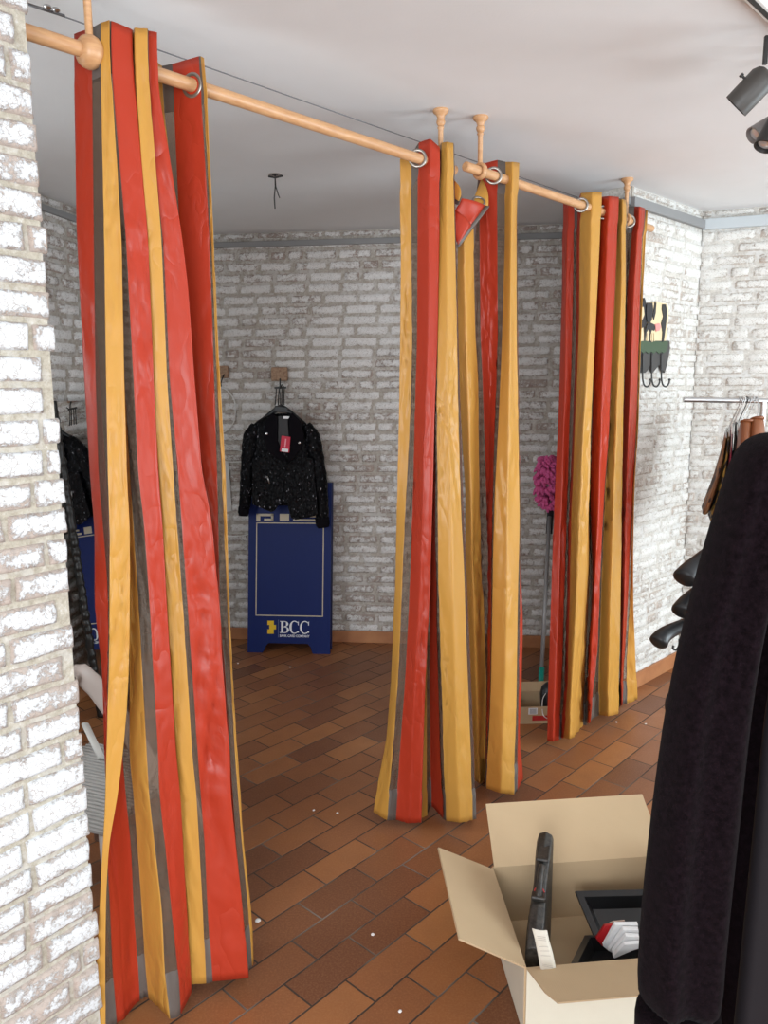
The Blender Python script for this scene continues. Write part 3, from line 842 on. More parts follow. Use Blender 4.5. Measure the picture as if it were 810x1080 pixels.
frame_line(.050, .235, .482, .825)
m.build('border', M_CREAM, fp, label='thin cream border line')
m = MB()
for u0, v0, u1, v1 in [(.05, .835, .075, .88), (.05, .865, .16, .88), (.10, .835, .16, .850), (.145, .835, .16, .88), (.20, .835, .26, .88), (.285, .835, .46, .848), (.30, .86, .46, .872)]:
    m.prism([sp(u0, v0, .0005), sp(u1, v0, .0005), sp(u1, v1, .0005), sp(u0, v1, .0005)], SNn * .0015)
m.build('key_pattern', M_CREAM, fp, label='cream angular pattern above the border')
# emblem: stacked yellow blocks
m = MB()
for u0, v0, u1, v1 in [(.128, .178, .168, .205), (.140, .150, .182, .178), (.128, .122, .168, .150)]:
    m.prism([sp(u0, v0, .0005), sp(u1, v0, .0005), sp(u1, v1, .0005), sp(u0, v1, .0005)], SNn * .003)
m.build('emblem', M_YELLOWINK, fp, label='yellow block emblem')
m = MB(); m.prism([sp(.196, .100, .0005), sp(.1985, .100, .0005), sp(.1985, .212, .0005), sp(.196, .212, .0005)], SNn * .0015); m.build('divider_line', mat('grey blue line', (.12, .16, .30), .5), fp)
# letters with serifs
def letter_C(u, v, w, h):
    n = 22; a0 = radians(48); a1 = radians(318)
    vs = []; 
    for i in range(n + 1):
        a = a0 + (a1 - a0) * i / n
        vs.append((u + w * .52 + cos(a) * w * .52, v + h * .5 + sin(a) * h * .52))
        th = .085 + .15 * max(0, -cos(a)) ** 1.2
        vs.append((u + w * .52 + cos(a) * w * (.52 - th), v + h * .5 + sin(a) * h * (.52 - .075 - .02 * max(0, -cos(a)))))
    P = [sp(a, b, .0005) for a, b in vs]
    for i in range(n):
        m.prism([P[2 * i], P[2 * i + 1], P[2 * i + 3], P[2 * i + 2]], SNn * .0015)
    m.prism([sp(u + w * .88, v + h * .66, .0006), sp(u + w * .95, v + h * .66, .0006), sp(u + w * .95, v + h * 1.0, .0006), sp(u + w * .86, v + h * .90, .0006)], SNn * .0015)
    m.prism([sp(u + w * .86, v + h * .10, .0006), sp(u + w * .95, v + h * .06, .0006), sp(u + w * .98, v + h * .2, .0006), sp(u + w * .90, v + h * .22, .0006)], SNn * .0015)
def letter_B(u, v, w, h):
    def q(a, b, c, d): m.prism([sp(u + a * w, v + b * h, .0005), sp(u + c * w, v + b * h, .0005), sp(u + c * w, v + d * h, .0005), sp(u + a * w, v + d * h, .0005)], SNn * .0015)
    q(.12, 0, .36, 1); q(0, 0, .5, .06); q(0, .94, .5, 1); q(.3, .49, .55, .55)
    for cy, ry, rx, cx in ((.76, .24, .40, .48), (.27, .27, .46, .50)):
        n = 12
        for i in range(n):
            A = [-pi / 2 + pi * i / n, -pi / 2 + pi * (i + 1) / n]
            o_ = [(cx + cos(t) * rx, cy + sin(t) * ry) for t in A]
            i_ = [(cx - .02 + cos(t) * (rx - .22 * max(.1, cos(t))), cy + sin(t) * (ry - .06)) for t in A]
            m.prism([sp(u + a * w, v + b * h, .0005) for a, b in (o_[0], o_[1], i_[1], i_[0])], SNn * .0015)
m = MB()
letter_B(.207, .128, .062, .076); letter_C(.268, .126, .062, .080); letter_C(.334, .126, .062, .080)
m.build('lettering', M_WHITEINK, fp, label='white serif letters BCC')
tc = bpy.data.curves.new('small_lettering', 'FONT'); tc.body = 'BANK CARD COMPANY'; tc.size = .0215; tc.extrude = .0006; tc.offset = .0004
tmp = bpy.data.objects.new('small_lettering', tc); COL.objects.link(tmp)
dg = bpy.context.evaluated_depsgraph_get(); dg.update()
me = bpy.data.meshes.new_from_object(tmp.evaluated_get(dg)); bpy.data.objects.remove(tmp, do_unlink=True)
xs = [v.co.x for v in me.vertices]; wtx = max(xs) - min(xs)
for v in me.vertices:
    q = sp(.207 + (v.co.x - min(xs)) * (.190 / wtx), .1035 + v.co.y, .0015 + v.co.z) - Vector(sg.location); v.co = q
me.materials.clear(); me.materials.append(M_WHITEINK)
o = bpy.data.objects.new('small_lettering', me); COL.objects.link(o); o.parent = fp

# ------------------------------------------------------------------ sequin jacket
def sequin_mat():
    m = mat('black sequins', (.012, .012, .014), .4, metal=.0, spec=.10)
    p = m.node_tree.nodes['Principled BSDF']
    v = nd(m, 'ShaderNodeTexVoronoi'); lk(m, gcoord(m, (1, 1, .55)), v.inputs[0]); v.inputs['Scale'].default_value = 170
    bw = nd(m, 'ShaderNodeRGBToBW'); lk(m, v.outputs['Color'], bw.inputs[0])
    lk(m, ramp(m, bw.outputs[0], [(.0, (.002, .002, .003)), (.80, (.004, .004, .005)), (.90, (.05, .05, .06)), (.97, (.5, .5, .55))]), p.inputs['Base Color'])  # the rare pale cells are sparkle glints painted into the base colour
    vm = nd(m, 'ShaderNodeVectorMath', operation='MULTIPLY_ADD')
    lk(m, v.outputs['Color'], vm.inputs[0]); vm.inputs[1].default_value = (.7, .7, .7); vm.inputs[2].default_value = (-.35, -.35, -.35)
    geo = nd(m, 'ShaderNodeNewGeometry'); ad = nd(m, 'ShaderNodeVectorMath', operation='ADD'); lk(m, geo.outputs['Normal'], ad.inputs[0]); lk(m, vm.outputs[0], ad.inputs[1])
    nn = nd(m, 'ShaderNodeVectorMath', operation='NORMALIZE'); lk(m, ad.outputs[0], nn.inputs[0])
    lk(m, nn.outputs[0], p.inputs['Normal'])
    return m
M_SEQ = sequin_mat()
M_VELVET = mat('black velvet', (.006, .005, .007), .9, spec=.1)
JY = 4.70
jk = thing('jacket', at_y(298, 470, JY), 'black sequinned blazer on a hanger above the navy sign board', 'jacket')
def Z(x, y): return (220 + x / 3.6, 400 + y / 3.6)      # reading of the enlarged detail
def blob(rows, dep, Y, name, mt, parent, n=20, nz_=.004, sd=0, sub=1):
    """rows: (left, right, y) in detail units; elliptical section of half depth dep"""
    rr = []
    for i, (xl, xr, y) in enumerate(rows):
        a = at_y(*Z(xl, y), Y); b = at_y(*Z(xr, y), Y); c = (a + b) / 2; hw = (b - a).length / 2
        dd = dep[i] if hasattr(dep, '__len__') else dep
        ring = []
        for k in range(n):
            t = 2 * pi * k / n
            w = 1 + nz_ * 10 * noise.noise(Vector((cos(t) * 1.7 + sd, sin(t) * 1.7, y * .02)))
            ring.append(c + Vector((cos(t) * hw, -sin(t) * dd * w, 0)))
        rr.append(ring)
    mb = MB(); mb.grid(rr, 0, closed=True)
    return mb.build(name, mt, parent, smooth=True, sub=sub)
blob([(240, 322, 128), (200, 345, 145), (165, 378, 168), (152, 398, 205), (150, 402, 260), (156, 398, 320), (160, 396, 380), (160, 400, 420), (163, 405, 462), (166, 408, 478)],
     [.03, .045, .06, .065, .068, .066, .064, .066, .07, .068], JY, 'body', M_SEQ, jk)
# peplum fronts hanging lower on each side of the opening
m = MB()
fr = JY - .078
def plate(pts, Y, mt_off, name, mt, th=.012, parent=jk, label=None, zf=Z):
    mb = MB(); mb.prism([at_y(*zf(*p_), Y) for p_ in pts], Vector((0, th, 0)))
    return mb.build(name, mt, parent, bevel=.003, label=label)
plate([(166, 300), (230, 290), (285, 330), (286, 440), (268, 474), (250, 500), (238, 505), (200, 490), (164, 474)], JY - .070, 0, 'front_panel', M_SEQ, .03)
plate([(292, 330), (340, 290), (396, 300), (408, 420), (414, 516), (380, 525), (330, 534), (312, 528), (300, 480), (290, 440)], JY - .074, 0, 'front_panel', M_SEQ, .034)
# lapels and collar
plate([(243, 126), (262, 150), (262, 235), (300, 318), (262, 300), (222, 272), (205, 215), (216, 160)], JY - .078, 0, 'lapel', M_VELVET, .02)
plate([(316, 126), (303, 150), (308, 235), (300, 320), (322, 300), (352, 262), (362, 215), (350, 160)], JY - .080, 0, 'lapel', M_VELVET, .02)
plate([(264, 140), (300, 140), (306, 235), (285, 285), (262, 235)], JY - .066, 0, 'lining', mat('charcoal lining', (.03, .03, .032), .6), .006)
for sx, sy in ((220, 207), (345, 241)):
    m = MB(); q = at_y(*Z(sx, sy), JY - .082); m.lathe(q, (0, -1, 0), [(0, .007), (.003, .007), (.005, .003)], 12); m.build('stud', mat('bright stud', (.9, .9, .9), .15, metal=.8), jk, label='bright round stud')
m = MB(); m.tube([at_y(*Z(222, 368), JY - .074), at_y(*Z(232, 396), JY - .074)], .0045, 8); m.build('zip', M_STEEL, jk, smooth=True)
# sleeves
def sleeve(pts, rads, nm='sleeve', mt=None, Y=JY - .02, flat=.8):
    P = [at_y(*Z(*p_), Y) for p_ in pts]
    Q = []; Rr = []
    for i in range(len(P) - 1):
        for j in range(4):
            Q.append(P[i].lerp(P[i + 1], j / 4)); Rr.append((rads[i] + (rads[i + 1] - rads[i]) * j / 4) * (1 + .06 * sin(i * 4 + j * 2.1)))
    Q.append(P[-1]); Rr.append(rads[-1])
    m = MB(); m.tube(Q, Rr, 16, up=(0, 1, 0), flat=flat); return m.build(nm, mt or M_SEQ, jk, smooth=True)
sleeve([(180, 175), (160, 215), (152, 300), (146, 380), (140, 440), (137, 490)], [.030, .048, .046, .042, .038, .034])
sleeve([(368, 172), (392, 215), (408, 300), (420, 380), (428, 460), (432, 540)], [.030, .050, .050, .048, .044, .038])
sleeve([(138, 474), (133, 496), (132, 518)], [.034, .036, .030], 'cuff', M_VELVET)
sleeve([(430, 524), (433, 545), (436, 562)], [.042, .046, .036], 'cuff', M_VELVET)
# swing ticket
pt1 = plate([(277, 214), (311, 219), (306, 279), (270, 274)], JY - .095, 0, 'price_tag', mat('crimson card', (.62, .012, .05), .5), .002, label='crimson swing ticket')
plate([(278, 262), (303, 265), (302, 277), (276, 274)], JY - .0965, 0, 'price_sticker', M_WHITEINK, .001, parent=pt1, label='small white sticker')
plate([(291, 226), (296, 227), (292, 258), (287, 257)], JY - .0965, 0, 'tag_print', mat('pale pink print', (.85, .35, .42), .5), .001, parent=pt1)
plate([(284, 140), (312, 141), (311, 151), (284, 150)], JY - .072, 0, 'neck_label', M_WHITEINK, .002)
# the hanger and its wall hook
hg = thing('coat_hanger', at_y(*Z(273, 90), 4.84), 'black plastic hanger carrying the sequinned blazer', 'coat hanger')
m = MB(); m.tube([at_y(*Z(*q), JY - .01) for q in ((205, 152), (235, 130), (262, 112), (274, 106), (288, 112), (318, 132), (350, 156))], [.010, .014, .018, .020, .018, .014, .010], 12); m.build('shoulder_bar', M_BLACKP, hg, smooth=True)
m = MB(); m.prism([at_y(*Z(*q), JY - .03) for q in ((252, 100), (298, 106), (305, 130), (244, 124))], Vector((0, .03, 0))); m.build('neck_block', M_BLACKP, hg, bevel=.004)
m = MB(); m.tube([at_y(*Z(*q), JY + .03) for q in ((273, 108), (272, 60), (268, 36), (270, 24), (280, 20), (286, 28))], .0028, 8); m.build('hook', M_BLACKM, hg, smooth=True)
hb = thing('wall_hook', at_y(*Z(273, 30), 4.88), 'wall hook on a tan wooden block above the sequinned blazer', 'wall hook', 'tan wall hook blocks')
def tanblock(root, xl, xr, yt, yb, Y):
    mb = MB()
    a = at_y(*Z(xl, yt), Y); b = at_y(*Z(xr, yb), Y)
    c = (a + b) / 2; w = b.x - a.x; h = a.z - b.z
    mb.prism([(c.x - w / 2, Y, c.z - h / 2), (c.x + w / 2, Y, c.z - h / 2), (c.x + w / 2, Y, c.z + h / 2), (c.x - w / 2, Y, c.z + h / 2)], (0, .03, 0))
    mt = mat('tan cork', (.34, .21, .13), .9); lk(mt, ramp(mt, noise_n(mt, gcoord(mt), 90, 4, .7), [(.35, (.24, .14, .09)), (.7, (.48, .33, .22))]), mt.node_tree.nodes['Principled BSDF'].inputs['Base Color'])
    return mb.build('mounting_block', mt, root, bevel=.006)
tanblock(hb, 236, 300, -46, 6, 4.872)
m = MB()
for dx in (-10, 0, 12, 20):
    m.tube([at_y(*Z(268 + dx, 30), 4.865), at_y(*Z(266 + dx, 60), 4.85), at_y(*Z(264 + dx * 1.15, 98), 4.83)], .0035, 8)
m.box(at_y(*Z(273, 32), 4.862), (.075, .008, .012))
m.tube([at_y(*Z(271, -2), 4.868), at_y(*Z(271, 16), 4.85), at_y(*Z(272, 34), 4.84), at_y(*Z(278, 24), 4.825)], .0045, 8)
m.build('hooks', M_BLACKM, hb, smooth='auto')
hb2 = thing('wall_hook', at_y(236, 390, 4.90), 'wall hook on a tan wooden block next to the near curtain edge', 'wall hook', 'tan wall hook blocks')
tanblock(hb2, 40, 74, -52, -4, 4.90)
m = MB(); m.tube([at_y(*Z(60, -20), 4.905), at_y(*Z(52, -4), 4.885), at_y(*Z(46, 16), 4.875), at_y(*Z(48, 26), 4.86)], .004, 8); m.build('hooks', M_BLACKM, hb2, smooth=True)

# white cable looping on the back wall
def wallpt(x, y, dist=.012):
    return at_plane(x, y, Vector(BK0) + BKN * dist, BKN)
for lab, r_, pts in (('thin white cable looping over the back wall just under the tan hook block', .0032, ((42, 30), (70, 42), (95, 75), (102, 110), (96, 160), (75, 190), (48, 205))),
                     ('white cable slanting towards the left sleeve of the blazer', .0032, ((60, 245), (90, 262), (130, 275), (160, 300))),
                     ('straight horizontal white cable at the left sleeve of the blazer', .0038, ((58, 312), (90, 314), (140, 312))),
                     ('white cable loop beside the left upright of the navy sign board', .0032, ((128, 430), (120, 460), (140, 500), (158, 540), (160, 575), (140, 592), (80, 596), (50, 590)))):
    m = MB(); m.tube(curve([wallpt(*Z(*q)) for q in pts]), r_, 8)
    tag(m.build('wall_cable', M_WHITEP, smooth=True), lab, 'cable', 'white cables on the back wall')
o_ = thing('curtain_strip', wallpt(*Z(64, 520)), 'narrow translucent white strip hanging on the back wall beside the near curtain', 'strip')
m = MB(); m.prism([wallpt(*Z(*q), .006) for q in ((44, 315), (76, 312), (84, 420), (88, 500), (40, 510))], BKN.to_3d() * .004)
m.build('sheet', mat('milky white plastic', (.62, .62, .61), .5), o_)
# ------------------------------------------------------------------ mirror leaning at the left wall
WLn = Vector((.982, -.189, 0)); WLt = Vector((.189, .982, 0))
foot = at_z(103, 757, .0); foot.z = 0
lean = .088
MU = WLt.copy(); MV = (UP - WLn * lean).normalized(); MN = MU.cross(MV); 
if MN.x < 0: MN = -MN
mr = thing('mirror', foot + MU * .25, 'tall mirror with dark carved side frame leaning at the left wall', 'mirror')
MW = .62; MHh = 1.60
def mp_(u, v, w=0.0): return foot + MU * u + MV * v + MN * w
m = MB(); m.prism([mp_(.03, .10, .012), mp_(MW, .10, .012), mp_(MW, MHh, .012), mp_(.03, MHh, .012)], -MN * .006); m.build('glass', mat('mirror glass', (.88, .90, .90), .015, metal=1), mr)
m = MB(); m.prism([mp_(.03, .10, .005), mp_(MW, .10, .005), mp_(MW, MHh, .005), mp_(.03, MHh, .005)], -MN * .015); m.build('backing_board', M_BLACKM, mr)
for u0 in (0.012, MW + .018):
    m = MB(); P = []; Rr = []
    n = 240
    for i in range(n + 1):
        v = MHh * i / n
        P.append(mp_(u0 + .0015 * sin(v * 31) + .001 * sin(v * 173), v, .012 + .002 * sin(v * 97))); Rr.append(.020 + .0016 * sin(v * 155) + .001 * sin(v * 83))
    m.tube(P, Rr, 10); m.build('side_frame', mat('black carved wood', (.012, .011, .010), .4), mr, smooth=True)

# ------------------------------------------------------------------ chair behind the near curtain
ch = thing('garden_chair', (-.92, 2.35, 0), 'pale taupe chair with ribbed grey seat behind the near curtain', 'chair')
M_TAUPE = mat('taupe plastic', (.46, .38, .34), .45)
M_SEAT = mat('ribbed grey seat', (.42, .40, .38), .6)
cu = Vector((.93, -.36, 0)); cv = Vector((.36, .93, 0)); cc = Vector((-.93, 2.30, .40))
m = MB(); m.box(cc, (.44, .44, .012), (cu, cv, UP))
for i in range(26):
    m.box(cc + cv * (-.21 + i * .0168) + UP * .009, (.43, .009, .008), (cu, cv, UP))
m.build('seat', M_SEAT, ch, bevel=.002)
m = MB(); arc = curve([Vector((-.62, 2.16, .44)), at_y(165, 822, 2.30), at_y(140, 776, 2.45), at_y(113, 741, 2.60), at_y(95, 719, 2.70), Vector((-1.16, 2.70, .62)), Vector((-1.28, 2.50, .58)), Vector((-1.28, 2.25, .50)), Vector((-1.20, 2.08, .44))], 5)
m.tube(arc, .040, 12, up=(-.6, -.6, .5), flat=.35); m.build('backrest', M_TAUPE, ch, smooth=True)
m = MB(); m.tube([at_y(90, 764, 2.46), at_y(107, 800, 2.36)], .017, 10, flat=.5); m.build('side_bar', mat('cream plastic', (.62, .60, .56), .5), ch, smooth=True, label='cream side bar')
for sx, sy in ((1, 1), (1, -1), (-1, 1), (-1, -1)):
    m = MB(); m.tube([cc + cu * .20 * sx + cv * .20 * sy - UP * .0, cc + cu * .25 * sx + cv * .25 * sy - UP * .395], [.020, .015], 10, flat=.6); m.build('leg', M_TAUPE, ch, smooth=True)
for sx in (1, -1):
    m = MB(); m.tube([cc + cu * .235 * sx + cv * (-.10), cc + cu * .26 * sx + cv * .04 + UP * .19], .016, 10, flat=.5); m.build('arm_support', M_TAUPE, ch, smooth=True)

# ------------------------------------------------------------------ duster and small box in the far corner
du = thing('duster', at_z(571, 742, .0), 'pink fluffy duster on a long grey pole standing behind the curtains', 'duster')
pt_ = at_y(579.5, 545, 4.35); pb_ = at_y(570, 730, 3.86)
g_ = pb_.lerp(pt_, 0.13)
m = MB(); m.tube([g_, pt_], .011, 10); m.build('pole', mat('grey metal pole', (.30, .30, .30), .4, metal=.3), du, smooth=True)
m = MB(); m.tube([pb_, g_], [.015, .015], 12); m.build('grip', mat('teal plastic', (.0, .28, .22), .4), du, smooth=True)
m = MB(); m.tube([pb_, Vector((pb_.x - .005, pb_.y + .0, .012))], .012, 12); m.build('end_cap', M_BLACKP, du, smooth=True)
pu = at_y(581, 535, 4.38)
m = MB(); m.tube([pt_ - UP * .10, pu + UP * .01], .019, 12); m.build('collar', M_BLACKP, du, smooth=True)
rnd = random.Random(4); m = MB()
hc = at_y(578, 505, 4.42)
for i in range(420):
    t = rnd.random(); a = rnd.uniform(0, 2 * pi); 
    cen = pu.lerp(at_y(577, 484, 4.45), t) 
    rr_ = (.035 + .05 * sin(pi * min(1, t * .75 + .15))) * rnd.uniform(.75, 1.1)
    q = cen + Vector((cos(a) * rr_ * .95, sin(a) * rr_ * .95, rnd.uniform(-.02, .02)))
    cin = cen + Vector((cos(a), sin(a), 0)) * rr_ * .3
    m.tube([cin, (cin + q) / 2 + Vector((0, 0, .01)), q, q + Vector((cos(a + 1) * .01, sin(a + 1) * .01, -.012))], [.004, .008, .011, .004], 5)
m.build('fluff', mat('pink fluff', (.62, .10, .28), .95), du, smooth=True)

bx0 = at_z(549, 765, 0); 
sb_ = thing('small_carton', bx0 + Vector((.07, .1, 0)), 'small open carton with red stripe and white label in the far corner', 'carton')
ux = Vector((1, .05, 0)).normalized(); uy = Vector((-.05, 1, 0)).normalized()
def carton_walls(o, W, D, Hh, mt, root, th=.004):
    m = MB()
    m.box(o + ux * W / 2 + uy * th / 2 + UP * Hh / 2, (W, th, Hh), (ux, uy, UP)); m.box(o + ux * W / 2 + uy * (D - th / 2) + UP * Hh / 2, (W, th, Hh), (ux, uy, UP))
    m.box(o + ux * th / 2 + uy * D / 2 + UP * Hh / 2, (th, D - 2 * th, Hh), (ux, uy, UP)); m.box(o + ux * (W - th / 2) + uy * D / 2 + UP * Hh / 2, (th, D - 2 * th, Hh), (ux, uy, UP))
    m.box(o + ux * W / 2 + uy * D / 2 + UP * .003, (W - .01, D - .01, .004), (ux, uy, UP))
    return m.build('body', mt, root)
o0 = bx0 + Vector((-.02, .01, .001)); 
carton_walls(o0, .26, .20, .088, M_CARD, sb_)
m = MB(); m.prism([o0 + uy * .20 + UP * .088, o0 + uy * .20 + ux * .26 + UP * .088, o0 + uy * .23 + ux * .26 + UP * .125, o0 + uy * .23 + UP * .125], Vector((0, .003, .002))); m.build('flap', M_CARD, sb_)
m = MB(); m.prism([o0 + ux * .06 + UP * .050 - uy * .0015, o0 + ux * .105 + UP * .050 - uy * .0015, o0 + ux * .105 + UP * .083 - uy * .0015, o0 + ux * .06 + UP * .083 - uy * .0015], uy * .001); lb = m.build('label', M_WHITEINK, sb_, label='white printed label')
m = MB()
for i in range(6):
    m.prism([o0 + ux * .066 + UP * (.054 + i * .0045) - uy * .0022, o0 + ux * .099 + UP * (.054 + i * .0045) - uy * .0022, o0 + ux * .099 + UP * (.0562 + i * .0045) - uy * .0022, o0 + ux * .066 + UP * (.0562 + i * .0045) - uy * .0022], uy * .0006)
m.build('label_print', mat('grey print', (.22, .22, .24), .6), lb)
m = MB(); m.prism([o0 + ux * .08 + UP * .016 - uy * .0012, o0 + ux * .26 + UP * .016 - uy * .0012, o0 + ux * .26 + UP * .042 - uy * .0012, o0 + ux * .08 + UP * .042 - uy * .0012], uy * .001); m.build('stripe', mat('red print', (.50, .02, .02), .5), sb_, label='red printed stripe')
bl_ = MB(); cpt = o0 + ux * .19 + uy * .10 + UP * .115
bl_.lathe(cpt - UP * .10, (0, 0, 1), [(0, .035), (.05, .045), (.10, .048), (.135, .040), (.155, .02), (.16, .004)], 20)
tag(bl_.build('black_lamp_shade', M_BLACKP, smooth='auto'), 'rounded black plastic object standing in the small carton', 'household item')
m = MB(); m.tube(curve([cpt + Vector((-.03, -.05, .02)), cpt + Vector((-.05, -.075, -.005)), cpt + Vector((-.055, -.115, -.06)), cpt + Vector((-.03, -.115, -.085))]), .0022, 8)
tag(m.build('white_cord', M_WHITEP, smooth=True), 'thin white cord looping out of the small carton', 'cord')

# ------------------------------------------------------------------ cow hook rack on the brick stub
cw = thing('hook_rack', at_plane(690, 360, PA + PNf * .01, PNf), 'painted wooden hook rack with two cows above dark picket fence', 'hook rack')
def Wp(x, y, dist=.012):     # reading of the enlarged detail: origin (660,280), 5.4x
    return at_plane(660 + x / 5.4, 280 + y / 5.4, PA + PNf * dist, PNf)
def wplate(pts, name, mt, dist=.012, th=.008, label=None):
    m = MB(); m.prism([Wp(x, y, dist) for x, y in pts], PNf.to_3d() * th); return m.build(name, mt, cw, label=label)
M_CHAR = mat('charcoal painted wood', (.055, .052, .050), .6); M_GRASS = mat('dark green paint', (.05, .085, .045), .6)
M_COWB = mat('black hide paint', (.022, .022, .024), .55); M_COWC = mat('cream hide paint', (.72, .58, .36), .6); M_PINK = mat('pink snout paint', (.75, .28, .26), .6)
wplate([(40, 430), (235, 430), (238, 470), (232, 510), (222, 560), (208, 612), (192, 590), (180, 566), (165, 580), (140, 612), (130, 590), (126, 566), (115, 590), (98, 612), (70, 612), (40, 600)], 'fence_board', M_CHAR, .004, .014, 'charcoal picket shaped board')
wplate([(40, 432), (60, 425), (80, 436), (110, 428), (140, 440), (170, 430), (200, 436), (236, 430), (236, 462), (226, 490), (210, 500), (200, 490), (186, 502), (170, 488), (158, 503), (140, 490), (125, 502), (110, 488), (98, 500), (84, 488), (40, 496)], 'grass', M_GRASS, .019, .004, 'green grass edge')
cow = thing  # body pieces
wplate([(60, 240), (84, 218), (97, 185), (104, 205), (108, 240), (112, 300), (108, 340), (96, 352), (84, 350), (84, 430), (50, 430)], 'cow', M_COWB, .006, .010, 'black and cream cow, half hidden by the curtain')
wplate([(86, 240), (100, 236), (104, 280), (92, 310), (84, 290)], 'cow_patch', M_COWC, .017, .002)
wplate([(84, 360), (98, 354), (102, 430), (84, 432)], 'cow_patch', M_COWC, .017, .002)
big = wplate([(114, 220), (130, 210), (152, 212), (168, 204), (190, 214), (222, 218), (232, 240), (233, 300), (226, 350), (222, 400), (214, 450), (190, 452), (100, 440), (108, 380), (118, 330), (116, 280)], 'cow', M_COWC, .007, .010, 'cream and black cow grazing')
for pts in ([(118, 214), (150, 212), (154, 250), (146, 310), (134, 332), (120, 320), (114, 270)],
            [(206, 222), (226, 222), (233, 260), (228, 330), (220, 390), (212, 448), (204, 440), (208, 380), (200, 330), (212, 290), (204, 250)],
            [(122, 330), (140, 326), (160, 336), (168, 356), (160, 372), (146, 368), (140, 390), (130, 360), (116, 380), (108, 430), (100, 440), (104, 390)],
            [(164, 208), (172, 214), (168, 270), (158, 310), (152, 290), (158, 250)]):
    wplate(pts, 'cow_patch', M_COWB, .018, .003)
wplate([(164, 336), (188, 330), (196, 350), (186, 372), (170, 376), (166, 356)], 'snout', M_PINK, .018, .005, 'pink snout')
for x0 in (118, 132, 146, 158):
    wplate([(x0, 385), (x0 + 6, 385), (x0 + 5, 450), (x0 + 1, 450)], 'cow_patch', M_COWB if x0 in (132,) else M_COWC, .0185, .003)
for x0 in (96, 148, 203):
    m = MB(); m.tube(curve([Wp(x0, 500, .022), Wp(x0, 600, .024), Wp(x0 + 1, 650, .026), Wp(x0 + 10, 682, .034), Wp(x0 + 28, 690, .042), Wp(x0 + 42, 672, .05), Wp(x0 + 46, 650, .052)]), .0042, 10)
    m.lathe(Wp(x0 + 46, 650, .052), (0, 0, 1), [(-.006, .003), (-.003, .007), (.003, .007), (.006, .003)], 10)
    m.lathe(Wp(x0 + 1, 505, .016), PNf.to_3d(), [(0, .008), (.006, .006), (.008, .0)], 12)
    m.build('hook', M_BLACKM, cw, smooth='auto')

# ------------------------------------------------------------------ clothes rail by the right wall
rk = thing('clothes_rail', (1.9, 3.72, 0), 'chrome clothes rail with garments by the right brick wall', 'clothes rail')
rY = 3.72
e0 = at_y(721, 421.5, rY); e1 = at_y(812, 423.0, rY); e1 = e0 + (e1 - e0) * 2.2
m = MB(); m.tube([e0, e1], .0125, 14); m.build('rail', M_STEEL, rk, smooth='auto')
pp = at_y(805.5, 424, rY); 
m = MB(); m.tube([Vector((pp.x, rY, pp.z)), Vector((pp.x, rY, .02))], .016, 14); m.build('post', M_STEEL, rk, smooth='auto')
m = MB(); m.box((pp.x, rY, .012), (.06, .5, .024)); m.box(((e1.x + pp.x) / 2, rY, .03), (e1.x - pp.x, .03, .03)); m.box((e1.x, rY, .012), (.06, .5, .024)); m.build('base', M_STEEL, rk, bevel=.004)
m = MB(); m.tube([Vector((e1.x - .02, rY, e1.z)), Vector((e1.x - .02, rY, .02))], .016, 14); m.build('post', M_STEEL, rk, smooth='auto')

def pattern_mat(name, c1, c2, scale=40, c3=None):
    m = mat(name, c1, .8)
    v = nd(m, 'ShaderNodeTexVoronoi'); lk(m, gcoord(m), v.inputs[0]); v.inputs['Scale'].default_value = scale
    bw = nd(m, 'ShaderNodeRGBToBW'); lk(m, v.outputs['Color'], bw.inputs[0])
    lk(m, ramp(m, bw.outputs[0], [(.35, c1), (.5, c3 or c1), (.62, c2)]), m.node_tree.nodes['Principled BSDF'].inputs['Base Color'])
    return m
def DZ(x, y): return (740 + x / 6.75, 400 + y / 6.75)
def rail_garment(hx, top, bot, width_px, thick, mt, label, cat, Y0, hmat, sub_y=0.0, name='shirt', vis_side=None):
    """a garment seen nearly edge-on: hx = hook place on the rail; top / bot = detail points of the front edge"""
    hk = at_y(*DZ(hx, 150), rY)
    T = at_y(*DZ(*top), Y0); B = at_y(*DZ(*bot), Y0 - .10)
    g_ = thing(name, (T.x, T.y, B.z), label, cat, 'garments on the chrome rail')
    m = MB(); rows_ = []
    back = Vector((.16, .36, 0))
    n = 14
    for i in range(n + 1):
        t = i / n
        c = T.lerp(B, t) + UP * 0; c.x += .012 * sin(t * 3.1)
        th = thick * (.35 + .75 * t)
        ring = []
        q = back * (1.0 if t > .12 else .45 + t * 4.5)
        zt = .05 * (1 - t)
        for k in range(20):
            a = 2 * pi * k / 20
            w = 1 + .25 * sin(a * 3 + t * 4 + hx)
            ring.append(c + q * (.5 - .5 * cos(a)) + Vector((.85, -.35, 0)) * sin(a) * th * w + UP * (zt * (.5 - .5 * cos(a))))
        rows_.append(ring)
    m.grid(rows_, 0, closed=True); m.build('cloth', mt, g_, smooth=True)
    h_ = thing('wire_hanger', hk, 'hanger holding the ' + label, 'hanger', 'hangers on the chrome rail')
    m = MB(); m.tube(curve([hk + Vector((.0, .014, .0)), hk + Vector((0, .0, .016)), hk + Vector((0, -.016, 0)), hk.lerp(T + back * .4, .55), T + back * .4 + UP * .03]), .0022, 8)
    m.tube([T + UP * .01, T + back * .4 + UP * .045, T + back + UP * .03], .005, 8)
    m.build('hook', hmat, h_, smooth=True)
    return g_
M_BRN = pattern_mat('brown patterned cloth', (.20, .085, .03), (.03, .015, .01), 26, (.30, .14, .05))
M_PLD = pattern_mat('dark cloth with gold squares', (.02, .02, .02), (.42, .28, .06), 30, (.05, .05, .05))
